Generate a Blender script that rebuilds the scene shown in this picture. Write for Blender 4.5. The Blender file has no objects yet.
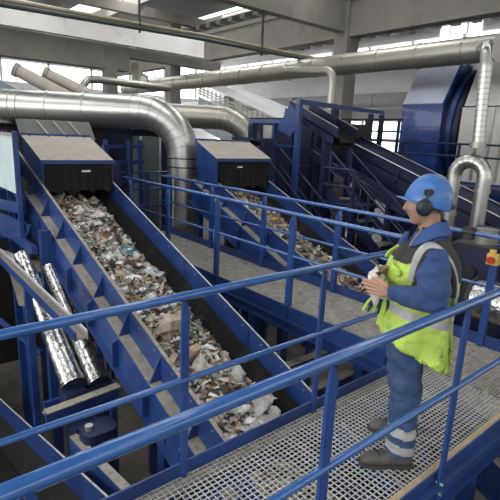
import bpy, bmesh, math, random
from mathutils import Vector, Matrix, noise
random.seed(7)
S = bpy.context.scene
C = S.collection
PI = math.pi
FL = 3.2                     # the walkway deck stands this high above the hall floor
V = Vector
# ------------------------------------------------------------------ helpers
class MB:
    def __init__(s): s.v = []; s.f = []; s.m = []
    def add(s, vs, fs, mi=0):
        o = len(s.v); s.v += [tuple(p) for p in vs]
        s.f += [tuple(o + i for i in f) for f in fs]; s.m += [mi] * len(fs)
        return s
    def box(s, x0, x1, y0, y1, z0, z1, mi=0):
        return s.add([(x, y, z) for x in (x0, x1) for y in (y0, y1) for z in (z0, z1)],
                     [(0,1,3,2),(4,6,7,5),(0,4,5,1),(2,3,7,6),(0,2,6,4),(1,5,7,3)], mi)
    def bar(s, p, q, w, h, up=(0,0,1), mi=0):
        p, q = V(p), V(q); d = (q - p).normalized(); up = V(up)
        if abs(d.dot(up)) > .99: up = V((0,1,0))
        a = d.cross(up).normalized() * (w/2); b = a.cross(d).normalized() * (h/2)
        vs = [c + sa*a + sb*b for c in (p, q) for sa in (-1,1) for sb in (-1,1)]
        return s.add(vs, [(0,1,3,2),(4,6,7,5),(0,4,5,1),(2,3,7,6),(0,2,6,4),(1,5,7,3)], mi)
    def prism(s, poly, vec, mi=0):
        n = len(poly); vec = V(vec)
        vs = [V(p) for p in poly] + [V(p) + vec for p in poly]
        fs = [tuple(range(n)), tuple(range(2*n-1, n-1, -1))] + [(i, (i+1) % n, n + (i+1) % n, n+i) for i in range(n)]
        return s.add(vs, fs, mi)
    def tube(s, path, r, n=12, mi=0, caps=True, sq=None):
        path = [V(p) for p in path]; k = len(path)
        rs = r if isinstance(r, (list, tuple)) else [r]*k
        up = None; vs = []
        for i, p in enumerate(path):
            t = (path[min(i+1,k-1)] - path[max(i-1,0)]).normalized()
            if up is None:
                up = V((0,0,1)) if abs(t.z) < .9 else V((1,0,0))
            a = t.cross(up)
            if a.length < 1e-4: a = t.cross(V((0,1,.1)))
            a.normalize(); b = a.cross(t).normalized(); up = b
            rr = rs[i]; ra, rb = rr if isinstance(rr, tuple) else (rr, rr)
            for j in range(n):
                th = 2*PI*j/n
                vs.append(p + a*(ra*math.cos(th)) + b*(rb*math.sin(th)))
        fs = [(i*n+j, i*n+(j+1)%n, (i+1)*n+(j+1)%n, (i+1)*n+j) for i in range(k-1) for j in range(n)]
        if caps: fs += [tuple(range(n-1,-1,-1)), tuple((k-1)*n+j for j in range(n))]
        return s.add(vs, fs, mi)
    def rings(s, rr, n=24, mi=0, ex=2.0):
        # rr: (centre, half-vector a, half-vector b); closed loft
        vs = []; k = len(rr)
        for c, a, b in rr:
            c, a, b = V(c), V(a), V(b)
            for j in range(n):
                th = 2*PI*j/n; ct, st = math.cos(th), math.sin(th)
                q = (abs(ct)**ex + abs(st)**ex) ** (-1/ex)
                vs.append(c + a*ct*q + b*st*q)
        fs = [(i*n+j, i*n+(j+1)%n, (i+1)*n+(j+1)%n, (i+1)*n+j) for i in range(k-1) for j in range(n)]
        fs += [tuple(range(n-1,-1,-1)), tuple((k-1)*n+j for j in range(n))]
        return s.add(vs, fs, mi)
    def ell(s, c, r, nu=20, nv=12, rot=None, mi=0):
        c = V(c); vs = []; 
        for i in range(nv+1):
            ph = PI*i/nv
            for j in range(nu):
                th = 2*PI*j/nu
                p = V((r[0]*math.sin(ph)*math.cos(th), r[1]*math.sin(ph)*math.sin(th), r[2]*math.cos(ph)))
                if rot is not None: p = rot @ p
                vs.append(c+p)
        fs = [(i*nu+j, i*nu+(j+1)%nu, (i+1)*nu+(j+1)%nu, (i+1)*nu+j) for i in range(nv) for j in range(nu)]
        return s.add(vs, fs, mi)
    def build(s, name, mat, parent=None, smooth=True, angle=35):
        me = bpy.data.meshes.new(name)
        off = V(parent['_w']) if parent is not None else None
        if parent is None:
            xs = [p[0] for p in s.v]; ys = [p[1] for p in s.v]; zs = [p[2] for p in s.v]
            off = V(((min(xs)+max(xs))/2, (min(ys)+max(ys))/2, min(zs)))
        me.from_pydata([V(p) - off for p in s.v], [], s.f)
        mats = mat if isinstance(mat, (list, tuple)) else [mat]
        for m in mats: me.materials.append(m)
        me.polygons.foreach_set('material_index', s.m)
        b = bmesh.new(); b.from_mesh(me); bmesh.ops.remove_doubles(b, verts=b.verts, dist=1e-6)
        bmesh.ops.recalc_face_normals(b, faces=b.faces); b.to_mesh(me); b.free()
        if smooth:
            me.shade_smooth(); me.set_sharp_from_angle(angle=math.radians(angle))
        o = bpy.data.objects.new(name, me); C.objects.link(o)
        if parent is not None:
            o.parent = parent; o['_w'] = list(off)
        else: o.location = off; o['_w'] = list(off)
        return o
def tag(o, label, cat, group=None, kind=None):
    if label: o['label'] = label
    if cat: o['category'] = cat
    if group: o['group'] = group
    if kind: o['kind'] = kind
    return o
def thing(name, label, cat, loc, group=None):
    o = bpy.data.objects.new(name, None); C.objects.link(o); o.location = loc; o['_w'] = list(loc)
    o.empty_display_size = .1
    return tag(o, label, cat, group)
def structure(o): o['kind'] = 'structure'; return o

# ------------------------------------------------------------------ materials
def mat(name, col, rough=.5, metal=0., var=.12, scale=6., col2=None, c2lo=.55, c2hi=.75, bump=0., bscale=60., rvar=.15, coat=0., streak=None, alpha=None, trans=0., sheen=0., spec=.5):
    m = bpy.data.materials.new(name); m.use_nodes = True; nt = m.node_tree; N = nt.nodes; Lk = nt.links
    b = N['Principled BSDF']; b.inputs['Metallic'].default_value = metal; b.inputs['Coat Weight'].default_value = coat; b.inputs['Specular IOR Level'].default_value = spec
    b.inputs['Transmission Weight'].default_value = trans; b.inputs['Sheen Weight'].default_value = sheen
    tc = N.new('ShaderNodeTexCoord'); mp = N.new('ShaderNodeMapping'); Lk.new(tc.outputs['Object'], mp.inputs[0])
    if streak: mp.inputs['Scale'].default_value = streak
    n1 = N.new('ShaderNodeTexNoise'); n1.inputs['Scale'].default_value = scale; n1.inputs['Detail'].default_value = 5
    Lk.new(mp.outputs[0], n1.inputs['Vector'])
    r = N.new('ShaderNodeValToRGB'); Lk.new(n1.outputs['Fac'], r.inputs[0])
    r.color_ramp.elements[0].position = .3; r.color_ramp.elements[1].position = .7
    r.color_ramp.elements[0].color = tuple(c*(1-var) for c in col) + (1,)
    r.color_ramp.elements[1].color = tuple(min(1, c*(1+var)) for c in col) + (1,)
    out = r.outputs[0]
    if col2:
        n2 = N.new('ShaderNodeTexNoise'); n2.inputs['Scale'].default_value = scale*1.7; n2.inputs['Detail'].default_value = 8; n2.inputs['Roughness'].default_value = .65
        Lk.new(mp.outputs[0], n2.inputs['Vector'])
        r2 = N.new('ShaderNodeValToRGB'); r2.color_ramp.elements[0].position = c2lo; r2.color_ramp.elements[1].position = c2hi
        Lk.new(n2.outputs['Fac'], r2.inputs[0])
        mx = N.new('ShaderNodeMix'); mx.data_type = 'RGBA'; Lk.new(r2.outputs[0], mx.inputs['Factor'])
        Lk.new(out, mx.inputs['A']); mx.inputs['B'].default_value = tuple(col2) + (1,)
        out = mx.outputs['Result']
    Lk.new(out, b.inputs['Base Color'])
    mr = N.new('ShaderNodeMapRange'); Lk.new(n1.outputs['Fac'], mr.inputs[0])
    mr.inputs['To Min'].default_value = max(.03, rough-rvar); mr.inputs['To Max'].default_value = min(1, rough+rvar)
    Lk.new(mr.outputs[0], b.inputs['Roughness'])
    if bump:
        n3 = N.new('ShaderNodeTexNoise'); n3.inputs['Scale'].default_value = bscale; n3.inputs['Detail'].default_value = 4
        Lk.new(mp.outputs[0], n3.inputs['Vector'])
        bp = N.new('ShaderNodeBump'); bp.inputs['Strength'].default_value = bump; bp.inputs['Distance'].default_value = .02
        Lk.new(n3.outputs['Fac'], bp.inputs['Height']); Lk.new(bp.outputs[0], b.inputs['Normal'])
    return m
def emit(name, col, st):
    m = bpy.data.materials.new(name); m.use_nodes = True; nt = m.node_tree
    b = nt.nodes['Principled BSDF']; b.inputs['Base Color'].default_value = tuple(col)+(1,)
    b.inputs['Emission Color'].default_value = tuple(col)+(1,); b.inputs['Emission Strength'].default_value = st
    return m
DUST = (.30, .26, .20)
rail_blue = mat('rail_blue', (.030,.100,.30), .20, var=.10, scale=9, rvar=.05, coat=.7, col2=(.10,.16,.30), c2lo=.66, c2hi=.8)
post_blue = mat('post_blue', (.018,.056,.205), .32, var=.12, scale=9, coat=.15, col2=(.08,.11,.22), c2lo=.66, c2hi=.8)
steel_blue = mat('girder_blue', (.013,.039,.150), .38, var=.25, scale=3.5, col2=(.065,.08,.13), c2lo=.6, c2hi=.82, coat=.1)
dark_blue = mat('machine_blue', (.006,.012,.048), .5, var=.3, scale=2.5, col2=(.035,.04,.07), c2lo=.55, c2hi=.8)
pale_blue = mat('housing_blue', (.020,.050,.21), .26, var=.15, scale=2.5, coat=.5)
dusty = mat('dusty_steel', (.27,.245,.205), .85, var=.18, scale=14, col2=(.12,.105,.085), c2lo=.5, c2hi=.75, bump=.25, bscale=120)
dusty_plate = mat('dusty_hood_plate', (.36,.315,.265), .8, var=.08, scale=5, col2=(.27,.24,.21), c2lo=.5, c2hi=.8, bump=.1)
worn_edge = mat('worn_edge', (.50,.49,.47), .5, metal=.3, var=.2, scale=20, col2=(.12,.12,.14), c2lo=.55, c2hi=.75)
galv = mat('galvanised', (.50,.50,.46), .34, metal=.93, var=.07, scale=3, col2=(.50,.49,.45), c2lo=.5, c2hi=.85, rvar=.02)
galv_dirty = mat('galvanised_dusty', (.38,.36,.31), .42, metal=.8, var=.08, scale=2.5, col2=(.34,.32,.27), c2lo=.5, c2hi=.8, rvar=.06)
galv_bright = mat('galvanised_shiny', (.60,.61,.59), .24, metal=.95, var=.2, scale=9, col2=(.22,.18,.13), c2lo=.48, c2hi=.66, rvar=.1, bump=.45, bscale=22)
galv_sheet = mat('galvanised_sheet', (.27,.31,.33), .4, metal=.45, var=.15, scale=3, rvar=.1)
grate_mat = mat('grating_steel', (.68,.67,.64), .45, metal=.4, var=.12, scale=5, col2=(.45,.41,.34), c2lo=.55, c2hi=.75)
rubber = mat('rubber_black', (.009,.0085,.008), .75, spec=.2, var=.3, scale=4, col2=(.04,.036,.03), c2lo=.58, c2hi=.8, bump=.25, bscale=9)
rubber_dusty = mat('rubber_skirt', (.010,.0095,.009), .8, spec=.15, var=.3, scale=3, col2=(.05,.045,.037), c2lo=.55, c2hi=.85, bump=.2, bscale=25)
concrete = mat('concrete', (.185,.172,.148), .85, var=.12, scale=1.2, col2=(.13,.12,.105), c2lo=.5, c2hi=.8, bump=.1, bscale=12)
concrete_lit = mat('concrete_light', (.78,.76,.72), .85, var=.06, scale=1.2, col2=(.48,.46,.42), c2lo=.55, c2hi=.85)  # brightness of the lit beam band is put into this paler colour
concrete_f = mat('concrete_floor', (.13,.115,.095), .8, var=.25, scale=1.1, col2=(.05,.045,.037), c2lo=.48, c2hi=.72, bump=.15, bscale=8)
roof_mat = mat('roof_sheet', (.16,.16,.15), .8, var=.1, scale=1)
wallpaint = mat('wall_paint', (.80,.77,.76), .8, var=.05, scale=.8, col2=(.52,.50,.48), c2lo=.55, c2hi=.85)
beige = mat('beige_panel', (.54,.53,.49), .6, var=.05, scale=1.5, col2=(.46,.45,.41), c2lo=.58, c2hi=.8)
white_sheet = mat('white_sheet', (.72,.72,.71), .45, var=.05, scale=1.5)
tan_wood = mat('dusty_tan_strip', (.42,.31,.20), .8, var=.2, scale=16, streak=(1,5,1), col2=(.20,.15,.11), c2lo=.55, c2hi=.75)
black = mat('black_paint', (.015,.015,.016), .5, var=.2)
brown_dark = mat('dark_grime', (.035,.031,.027), .8, var=.3, scale=3)
bolt_m = mat('bolt_steel', (.55,.55,.52), .35, metal=.8)
red_p = mat('red_plastic', (.55,.03,.015), .35); yellow_p = mat('yellow_plastic', (.68,.46,.10), .45)
tube_y = mat('pipe_yellowish', (.30,.26,.17), .5, var=.15, scale=3)

# ------------------------------------------------------------------ camera
f_px, pitch, roll, yaw = 462.86, .241, .044, .700
fw = V((math.sin(yaw)*math.cos(pitch), math.cos(yaw)*math.cos(pitch), -math.sin(pitch)))
r0 = V((math.cos(yaw), -math.sin(yaw), 0)); u0 = r0.cross(fw)
Rv = r0*math.cos(roll) + u0*math.sin(roll); Uv = -r0*math.sin(roll) + u0*math.cos(roll)
cam = bpy.data.cameras.new('camera'); co = bpy.data.objects.new('camera', cam); C.objects.link(co)
cam.sensor_width = 36; cam.lens = f_px/500*36; cam.clip_end = 300; cam.clip_start = .02
co.matrix_world = Matrix((( Rv.x, Uv.x, -fw.x, 0), (Rv.y, Uv.y, -fw.y, -1.971), (Rv.z, Uv.z, -fw.z, 1.929), (0,0,0,1)))
S.camera = co

# ------------------------------------------------------------------ railings and walkways
def railing(name, label, path, posts, topr=.024, midr=.018, group=None, end_curve=False, gusset=1, midh=.6, pw=.05, outside=0., ptop=1.06, th=.016):
    """path: (x,y) corners; posts: (x,y,dirx,diry) with the flat of the post along dir"""
    t = thing(name, label, 'railing', (posts[0][0], posts[0][1], 0), group)
    MB().tube([(x, y, 1.1) for x, y in path], topr, 14).build('top_rail', rail_blue, t)
    MB().tube([(x, y, midh) for x, y in path], midr, 12).build('mid_rail', rail_blue, t)
    for x, y, dx, dy in posts:
        d = V((dx, dy, 0)); nrm = V((-dy, dx, 0))
        m = MB()
        m.prism([V((x,y,-.16)) - d*pw/2 - nrm*th/2, V((x,y,-.16)) + d*pw/2 - nrm*th/2, V((x,y,ptop-.13)) + d*pw/2 - nrm*th/2,
                 V((x,y,ptop-.07)) + d*pw*.62 - nrm*th/2, V((x,y,ptop)) + d*.012 - nrm*th/2, V((x,y,ptop+.02)) - d*.012 - nrm*th/2,
                 V((x,y,ptop-.1)) - d*pw/2 - nrm*th/2], nrm*th)
        po = m.build('post', post_blue, t)
        for zz in (-.04, -.11):
            c = V((x, y, zz)) - nrm*(th/2+.006)
            MB().tube([c - nrm*.006, c + nrm*(th+.02)], .009, 6).build('bolt', bolt_m, po)
    return t
near = railing('guard_railing', 'thick blue tube railing nearest the viewer, running in front of the worker',
               [(-1.6,-.93),(4.95,-.93)], [(.22,-.93,1,0),(1.33,-.93,1,0),(2.44,-.93,1,0),(3.55,-.93,1,0)], topr=.025, pw=.054)
far = railing('guard_railing', 'blue railing behind the worker, between his walkway and the left conveyor',
              [(-1.6,0),(3.66,0)], [(-.98,0,1,0),(.12,0,1,0),(1.23,0,1,0),(2.33,0,1,0),(3.4,0,1,0)], topr=.024, pw=.047, midh=.612)
bnear = railing('guard_railing', 'blue railing on the left conveyor side of the side walkway',
                [(3.7,.05),(3.7,6.1)], [(3.7,y,0,1) for y in (.3,1.68,3.146,4.5,5.85)], topr=.023, midr=.017, pw=.07, midh=.612, th=.05)
bfar = railing('guard_railing', 'blue railing on the far side of the side walkway, beside the second conveyor',
               [(4.55,-1.4),(4.55,6.3)], [(4.55,y,0,1) for y in (1.72,3.143,4.506,5.9)], topr=.023, midr=.017, pw=.07, midh=.612, th=.05)
m = MB(); m.tube([(4.55,.02,1.1),(4.55,.15,1.1)], .034, 12); m.box(4.52,4.60,.04,.13,1.03,1.15)
m.build('rail_clamp', black, bfar)['label'] = 'black clamp on the top rail'

def grating(x0, x1, y0, y1, sx, sy, t=.004, d=.011):
    m = MB()
    n = round((y1-y0)/sy)
    for i in range(n+1):
        y = y0 + (y1-y0)*i/n; m.box(x0, x1, y-t/2, y+t/2, -d, 0)
    n = round((x1-x0)/sx)
    for i in range(n+1):
        x = x0 + (x1-x0)*i/n; m.box(x-t/2*.9, x+t/2*.9, y0, y1, -d*.7, .0005)
    return m
wk = thing('walkway', 'main walkway of open steel grating that the worker stands on', 'walkway', (1.5,-.43,-.2))
grating(-1.6, 3.66, -.855, -.005, .036, .031, .0023).build('grating', grate_mat, wk, smooth=False)
m = MB(); m.box(-1.6, 3.69, 0, .012, -.19, .085); m.box(-1.6, 3.66, -.05, 0, -.19, -.18); m.build('toe_board', steel_blue, wk)
m = MB(); m.box(-1.6, 5.0, -.885, -.845, -.03, .012); m.build('edge_strip', tan_wood, wk)['label'] = 'dusty tan edge strip'
m = MB(); m.box(-1.6, 5.0, -.90, -.888, -.22, .02); m.box(-1.6, 5.0, -.95, -.888, -.06, -.05); m.box(-1.6, 5.0, -.95, -.888, -.22, -.21); m.build('stringer', steel_blue, wk)
for x in (-.9, .9, 2.0, 3.2):
    MB().box(x-.03, x+.03, -.85, -.01, -.16, -.03).build('cross_member', dark_blue, wk)
for x in (.9, 3.2):
    for y in (-.8, -.06): MB().box(x-.05, x+.05, y-.05, y+.05, -FL, -.16).build('support_post', steel_blue, wk)
m = MB()
for k in range(3): m.box(-1.6+.0, 3.66, -.075+k*.024-.003, -.075+k*.024+.003, -.02, .0015)
m.build('dusty_bars', dusty, wk)['label'] = 'dust-caked grating bars along the toe board'

sw = thing('walkway', 'side walkway of fine grey mesh running away between the two conveyors', 'walkway', (4.1,2.6,-.2))
grating(3.70, 4.545, -.84, 6.2, .034, .028, .0065).build('grating', mat('fine_mesh', (.46,.43,.38), .6, metal=.35, var=.2, scale=10, col2=(.24,.21,.16), c2lo=.5, c2hi=.7), sw, smooth=False)
m = MB(); m.box(4.545, 4.557, -1.4, 6.2, -.19, .12); m.build('toe_board', steel_blue, sw)
m = MB(); m.box(3.655, 3.668, .02, 6.2, -.27, .015); m.box(3.60, 3.668, .02, 6.2, -.155, -.145); m.box(3.60, 3.668, .02, 6.2, -.27, -.26); m.build('stringer', steel_blue, sw)
for y in (.32, 1.68, 3.146, 4.5, 5.85): MB().box(3.632, 3.656, y-.05, y+.05, -.26, .01).build('splice_plate', steel_blue, sw)
for y in (.6, 2.2, 3.8, 5.4):
    MB().box(3.67, 4.545, y-.03, y+.03, -.17, -.03).build('cross_member', dark_blue, sw)
for y in (.6, 3.8):
    for x in (3.74, 4.48): MB().box(x-.05, x+.05, y-.05, y+.05, -FL, -.17).build('support_post', steel_blue, sw)

# emergency stop on its post
es = thing('emergency_stop_post', 'blue post with red emergency stop button in a yellow box, right of the worker', 'emergency stop', (4.55,-.19,-.2))
MB().box(4.525, 4.575, -.225, -.165, -.2, .9).build('post', post_blue, es)
m = MB(); m.box(4.47, 4.545, -.25, -.15, .845, .95); m.tube([(4.5,-.19,.95),(4.5,-.19,.985)], .03, 12); bx = m.build('switch_box', yellow_p, es)
m = MB(); m.tube([(4.47,-.20,.895),(4.45,-.20,.895)], .022, 14); m.tube([(4.452,-.20,.895),(4.43,-.20,.895)], .035, 16); m.build('button', red_p, es)['label'] = 'red mushroom button'

# ------------------------------------------------------------------ belt conveyors
def conveyor(label, xl, xr, z0, s, ya, yb, ribs, legs, group=None, sb=.28, edge=dusty, ledge=True, wd=.36, bm=steel_blue, skirt_mat=None, bolts=True, name='belt_conveyor', outer=.12, ew=None, cover=False):
    c = thing(name, label, 'conveyor', ((xl+xr)/2, (ya+yb)/2, z0 + s*(ya+yb)/2 - 1), group)
    def q(x, y, dz): return (x, y, z0 + s*y + dz)
    def slab(m, x0, x1, d0, d1, y0=ya, y1=yb):
        m.add([q(x, y, d) for x in (x0,x1) for y in (y0,y1) for d in (d0,d1)],
              [(0,1,3,2),(4,6,7,5),(0,4,5,1),(2,3,7,6),(0,2,6,4),(1,5,7,3)]); return m
    for side, x in ((-1, xl), (1, xr)):
        o = x + side*outer
        sbm = slab(MB(), min(x, x+side*.01), max(x, x+side*.01), -sb-.02, 0).build('sideboard', bm, c)
        slab(MB(), x-(ew or (.016 if side<0 else .007)), x+(ew or (.016 if side<0 else .007)), 0, .008).build('edge_strip', edge if side<0 else worn_edge, sbm)
        g = MB(); slab(g, min(o,o+side*.01), max(o,o+side*.01), -sb-.02-wd, -sb-.01); slab(g, min(o-side*.02,o+side*.075), max(o-side*.02,o+side*.075), -sb-.03-wd, -sb-.02-wd)
        gd = g.build('side_girder', bm, c)
        if ledge:
         l = MB(); slab(l, min(x,o), max(x,o), -sb-.012, -sb); l.build('ledge', edge, gd)
        for y in [v for v in ribs if ya < v < yb-.05]:
            rb = MB()
            rb.prism([q(o, y, -sb), q(x, y, -sb), q(x, y, -.03)], (0, .012, 0))
            rb.prism([q(o-side*.005, y, -sb-.02), q(o+side*.07, y, -sb-.02-wd*.12), q(o+side*.07, y, -sb-.02-wd), q(o-side*.005, y, -sb-.02-wd)], (0,.012,0))
            rb.build('stiffener_rib', bm, gd, smooth=False)
        if bolts:
            y = ya + .15
            while y < yb:
                for dz in (-.06,):
                    p = V(q(x, y, dz)); MB().tube([p - V((side*.008,0,0)), p + V((side*.016,0,0))], .007, 6).build('bolt', bolt_m, sbm)
                y += .3
        sk = MB(); i = x - side*.17
        sk.add([q(x-side*.004, y, -sb+.03) for y in (ya,yb)] + [q(i, y, -sb-.16) for y in (ya,yb)] + [q(x-side*.004, y, -sb-.0) for y in (ya,yb)] + [q(i, y, -sb-.19) for y in (ya,yb)],
               [(0,1,3,2),(4,6,7,5),(0,2,6,4),(1,5,7,3),(0,4,5,1),(2,3,7,6)])
        sk.build('rubber_skirt', skirt_mat or rubber_dusty, c)
    if cover: slab(MB(), xl+.02, xr-.02, -.05, -.035).build('cover_plate', bm, c)
    slab(MB(), xl+.05, xr-.05, -sb-.21, -sb-.19).build('belt', rubber, c)
    slab(MB(), xl+.05, xr-.05, -sb-.02-wd, -sb-wd).build('return_belt', rubber, c)
    for y in legs:
        for x in (xl-outer*.8, xr+outer*.8):
            zt = z0 + s*y - sb - wd
            if zt > -FL+.3: MB().box(x-.05, x+.05, y-.05, y+.05, -FL, zt).build('leg', bm, c)
        zt = z0 + s*y - sb - wd - .04
        if zt > -FL+.5: MB().box(xl-outer*.8, xr+outer*.8, y-.04, y+.04, zt-.12, zt).build('cross_member', bm, c)
    return c
ribsY = [-2.2+.6*i for i in range(13)]; ribsY = [y+.0 for y in (-1.7,-1.1,-.5,.12,.74,1.35,1.97,2.58,3.19,3.74,4.3,4.9,5.5)]
c1 = conveyor('left inclined conveyor carrying mixed waste down past the worker', 1.835, 2.83, -.40, .345, -2.6, 5.9, ribsY, (1.1,3.6,5.6), wd=.29)
c2 = conveyor('second inclined conveyor of waste, beyond the side walkway', 4.80, 5.98, -.76, .40, -2.0, 5.36, [y+.1 for y in ribsY], (.9,3.4,5.1))
lc = conveyor('low conveyor with black belt in the bottom left corner', -.15, 1.08, -.41, -.29, -2.0, 8.0, [], (3.0,6.5), edge=worn_edge, sb=.30, outer=.06, wd=.2, bolts=False)
white_edge = mat('bright_edge', (.75,.75,.74), .5, var=.1)
c3 = conveyor('long blue inclined conveyor rising behind the worker\'s helmet', 9.05, 9.95, .12, .34, -3.0, 5.9, [-2.5+.9*i for i in range(10)], (-1.5,1.5,4.5), edge=white_edge, bm=dark_blue, sb=.2, wd=.55, ledge=False, bolts=False, ew=.028, cover=True)

# ------------------------------------------------------------------ hoods
def hood(label, xl, xr, yf, zf, yb, zb, s, z0, tagx):
    h = thing('conveyor_hood', label, 'conveyor hood', ((xl+xr)/2, yf, zf-.5), None)
    m = MB(); m.prism([(xl-.02,yf-.02,zf),(xl-.02,yb,zb),(xl-.02,yb,zb-.012),(xl-.02,yf-.02,zf-.012)], (xr-xl+.04,0,0)); top = m.build('top_plate', dusty_plate, h)
    for i in range(4):
        x = xl + (xr-xl)*(.08+.28*i)
        for (y,z) in ((yf,zf),(yb-.03,zb-.005)): MB().tube([(x,y,z-.02),(x,y,z+.012)], .012, 6).build('bolt', steel_blue, top)
    MB().box(xl-.03, xr+.03, yf-.035, yf-.02, zf-.045, zf+.008).build('lip', steel_blue, h)
    MB().box(xl-.03, xr+.03, yb, yb+.02, zb-.05, zb+.03).build('lip', steel_blue, h)
    for x in (xl, xr):
        m = MB(); m.prism([(x-.008,yf,zf-.02),(x-.008,yb,zb-.02),(x-.008,yb,z0+s*yb),(x-.008,yf,z0+s*yf)], (.016,0,0)); m.build('side_panel', steel_blue, h)
    MB().box(xl, xr, yb-.012, yb, z0+s*yb-.3, zb-.02).build('back_panel', dark_blue, h)
    # rubber curtain, gently wavy, over the heap
    m = MB(); n = 40; zt = zf-.04; vs = []
    for i in range(n+1):
        x = xl + .015 + (xr-xl-.03)*i/n
        w = .012*math.sin(i*1.3) + .01*math.sin(i*.47)
        zb_ = z0 + s*yf - .12 + .045*abs(math.sin(i*.31+1))
        for j in range(7):
            t = j/6; vs.append((x, yf - .015 - .01*t + w*t, zt + (zb_-zt)*t))
    k = len(vs); vs += [(x, y+.012, z) for x, y, z in vs]
    fs = []
    for i in range(n):
        for j in range(6):
            a = i*7+j; fs += [(a, a+1, a+8, a+7), (k+a, k+a+7, k+a+8, k+a+1)]
    m.add(vs, fs).build('rubber_curtain', rubber, h)
    m = MB(); m.box(tagx, tagx+.12, yf-.045, yf-.036, zf-.155, zf-.13); m.build('name_plate', mat('plate_white', (.6,.58,.54), .6), h)
    return h
hood('dusty tan topped hood over the left conveyor, with black rubber curtain', 1.85, 2.81, 4.55, 1.50, 5.42, 1.805, .345, -.40, 2.35)
hood('dusty tan topped hood over the second conveyor, with black rubber curtain', 4.77, 5.98, 4.66, 1.525, 5.32, 1.815, .40, -.76, 5.17)

# ------------------------------------------------------------------ the waste
wm = [mat('waste_'+n, c, r, var=.3, scale=30, bump=.2) for n, c, r in (
    ('beige',(.42,.35,.27),.8), ('white',(.58,.54,.48),.6), ('grey',(.20,.18,.155),.75), ('brown',(.17,.105,.06),.85),
    ('dark',(.045,.04,.036),.7), ('pale',(.44,.39,.32),.7), ('teal',(.06,.17,.22),.55), ('ochre',(.40,.24,.09),.8), ('film',(.52,.52,.48),.3), ('red',(.35,.07,.04),.6))]
def heap(xl, xr, z0, s, ya, yb, n, seed, hmax, name, label, size):
    rnd = random.Random(seed)
    def H(x, y):
        u = (x-xl)/(xr-xl)
        prof = (max(0, 1-(2*u-.85)**2*.85))
        return z0 + s*y + hmax*prof*(.72+.42*noise.noise(V((x*1.4,y*1.1,seed)))) + .025*noise.noise(V((x*7,y*7,3.)))
    m = MB(); nx = 14; ny = int((yb-ya)/.08)
    vs = [(xl+(xr-xl)*i/nx, ya+(yb-ya)*j/ny, H(xl+(xr-xl)*i/nx, ya+(yb-ya)*j/ny)) for j in range(ny+1) for i in range(nx+1)]
    m.add(vs, [(j*(nx+1)+i, j*(nx+1)+i+1, (j+1)*(nx+1)+i+1, (j+1)*(nx+1)+i) for j in range(ny) for i in range(nx)], 2)
    wts = [26,11,16,13,18,16,2,2.5,6,.8]
    for k in range(n):
        x = rnd.uniform(xl+.02, xr-.02)
        if rnd.random() < .35: x = xl + (xr-xl)*rnd.betavariate(2,2.5)
        y = rnd.uniform(ya, yb)
        L = size*rnd.lognormvariate(0,.5); W = L*rnd.uniform(.3,.8)
        z = H(x, y) + rnd.uniform(-.01, .035)
        e = Matrix.Rotation(rnd.uniform(0,2*PI),3,'Z') @ Matrix.Rotation(rnd.gauss(0,.55),3,'X') @ Matrix.Rotation(rnd.gauss(0,.55),3,'Y')
        npt = rnd.choice((4,5,5,6)); pts = []
        for i in range(npt):
            a = 2*PI*i/npt + rnd.uniform(-.3,.3)
            pts.append(V((x,y,z)) + e @ V((L*.5*math.cos(a)*rnd.uniform(.7,1.15), W*.5*math.sin(a)*rnd.uniform(.7,1.15), rnd.gauss(0,L*.12))))
        cpt = V((x,y,z)) + e @ V((0,0,rnd.uniform(-.2,.35)*L)); nrm = e @ V((0,0,-.004-.02*rnd.random()*(rnd.random()<.3)))
        vs = pts + [cpt] + [p+nrm for p in pts]
        fs = [(i,(i+1)%npt,npt) for i in range(npt)] + [(i,npt+1+i,npt+1+(i+1)%npt,(i+1)%npt) for i in range(npt)] + [tuple(npt+1+i for i in range(npt-1,-1,-1))]
        m.add(vs, fs, rnd.choices(range(10), wts)[0])
    o = m.build(name, wm, None, smooth=False); tag(o, label, 'waste', None, 'stuff')
    return H
H1 = heap(1.87, 2.68, -.80, .345, -2.5, 4.75, 8500, 3, .20, 'mixed_waste', 'loose shredded mixed waste heaped on the left conveyor belt', .074)
H2 = heap(4.86, 5.84, -1.17, .40, -1.5, 4.8, 3000, 8, .20, 'mixed_waste', 'loose shredded mixed waste heaped on the second conveyor belt', .085)

def crumple(n, L, W, seed, amp):
    rnd = random.Random(seed); vs = []
    for i in range(n+1):
        for j in range(n+1):
            u, v = i/n-.5, j/n-.5
            k = 1 + .25*noise.noise(V((math.atan2(v,u)*1.1, seed, 0)))
            rr = math.hypot(u, v); 
            if rr > .5: u *= .5/rr*(.9+.2*rnd.random()); v *= .5/rr*(.9+.2*rnd.random())
            nz = noise.noise(V((u*5+seed, v*5, 1))) + .6*abs(noise.noise(V((u*11, v*11+seed, 2))))*2 - .4
            vs.append((u*L*k, v*W*k, amp*(nz + .9*(1-4*rr*rr))))
    k = len(vs); vs2 = vs + [(x,y,z-.003) for x,y,z in vs]; N = n+1; fs = []
    for i in range(n):
        for j in range(n):
            a = i*N+j; fs += [(a,a+N,a+N+1,a+1), (k+a,k+a+1,k+a+N+1,k+a+N)]
    rim = [j for j in range(N)] + [i*N+n for i in range(1,N)] + [n*N+j for j in range(n-1,-1,-1)] + [i*N for i in range(n-1,0,-1)]
    for a, b in zip(rim, rim[1:]+rim[:1]): fs.append((a,b,k+b,k+a))
    return vs2, fs
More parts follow.
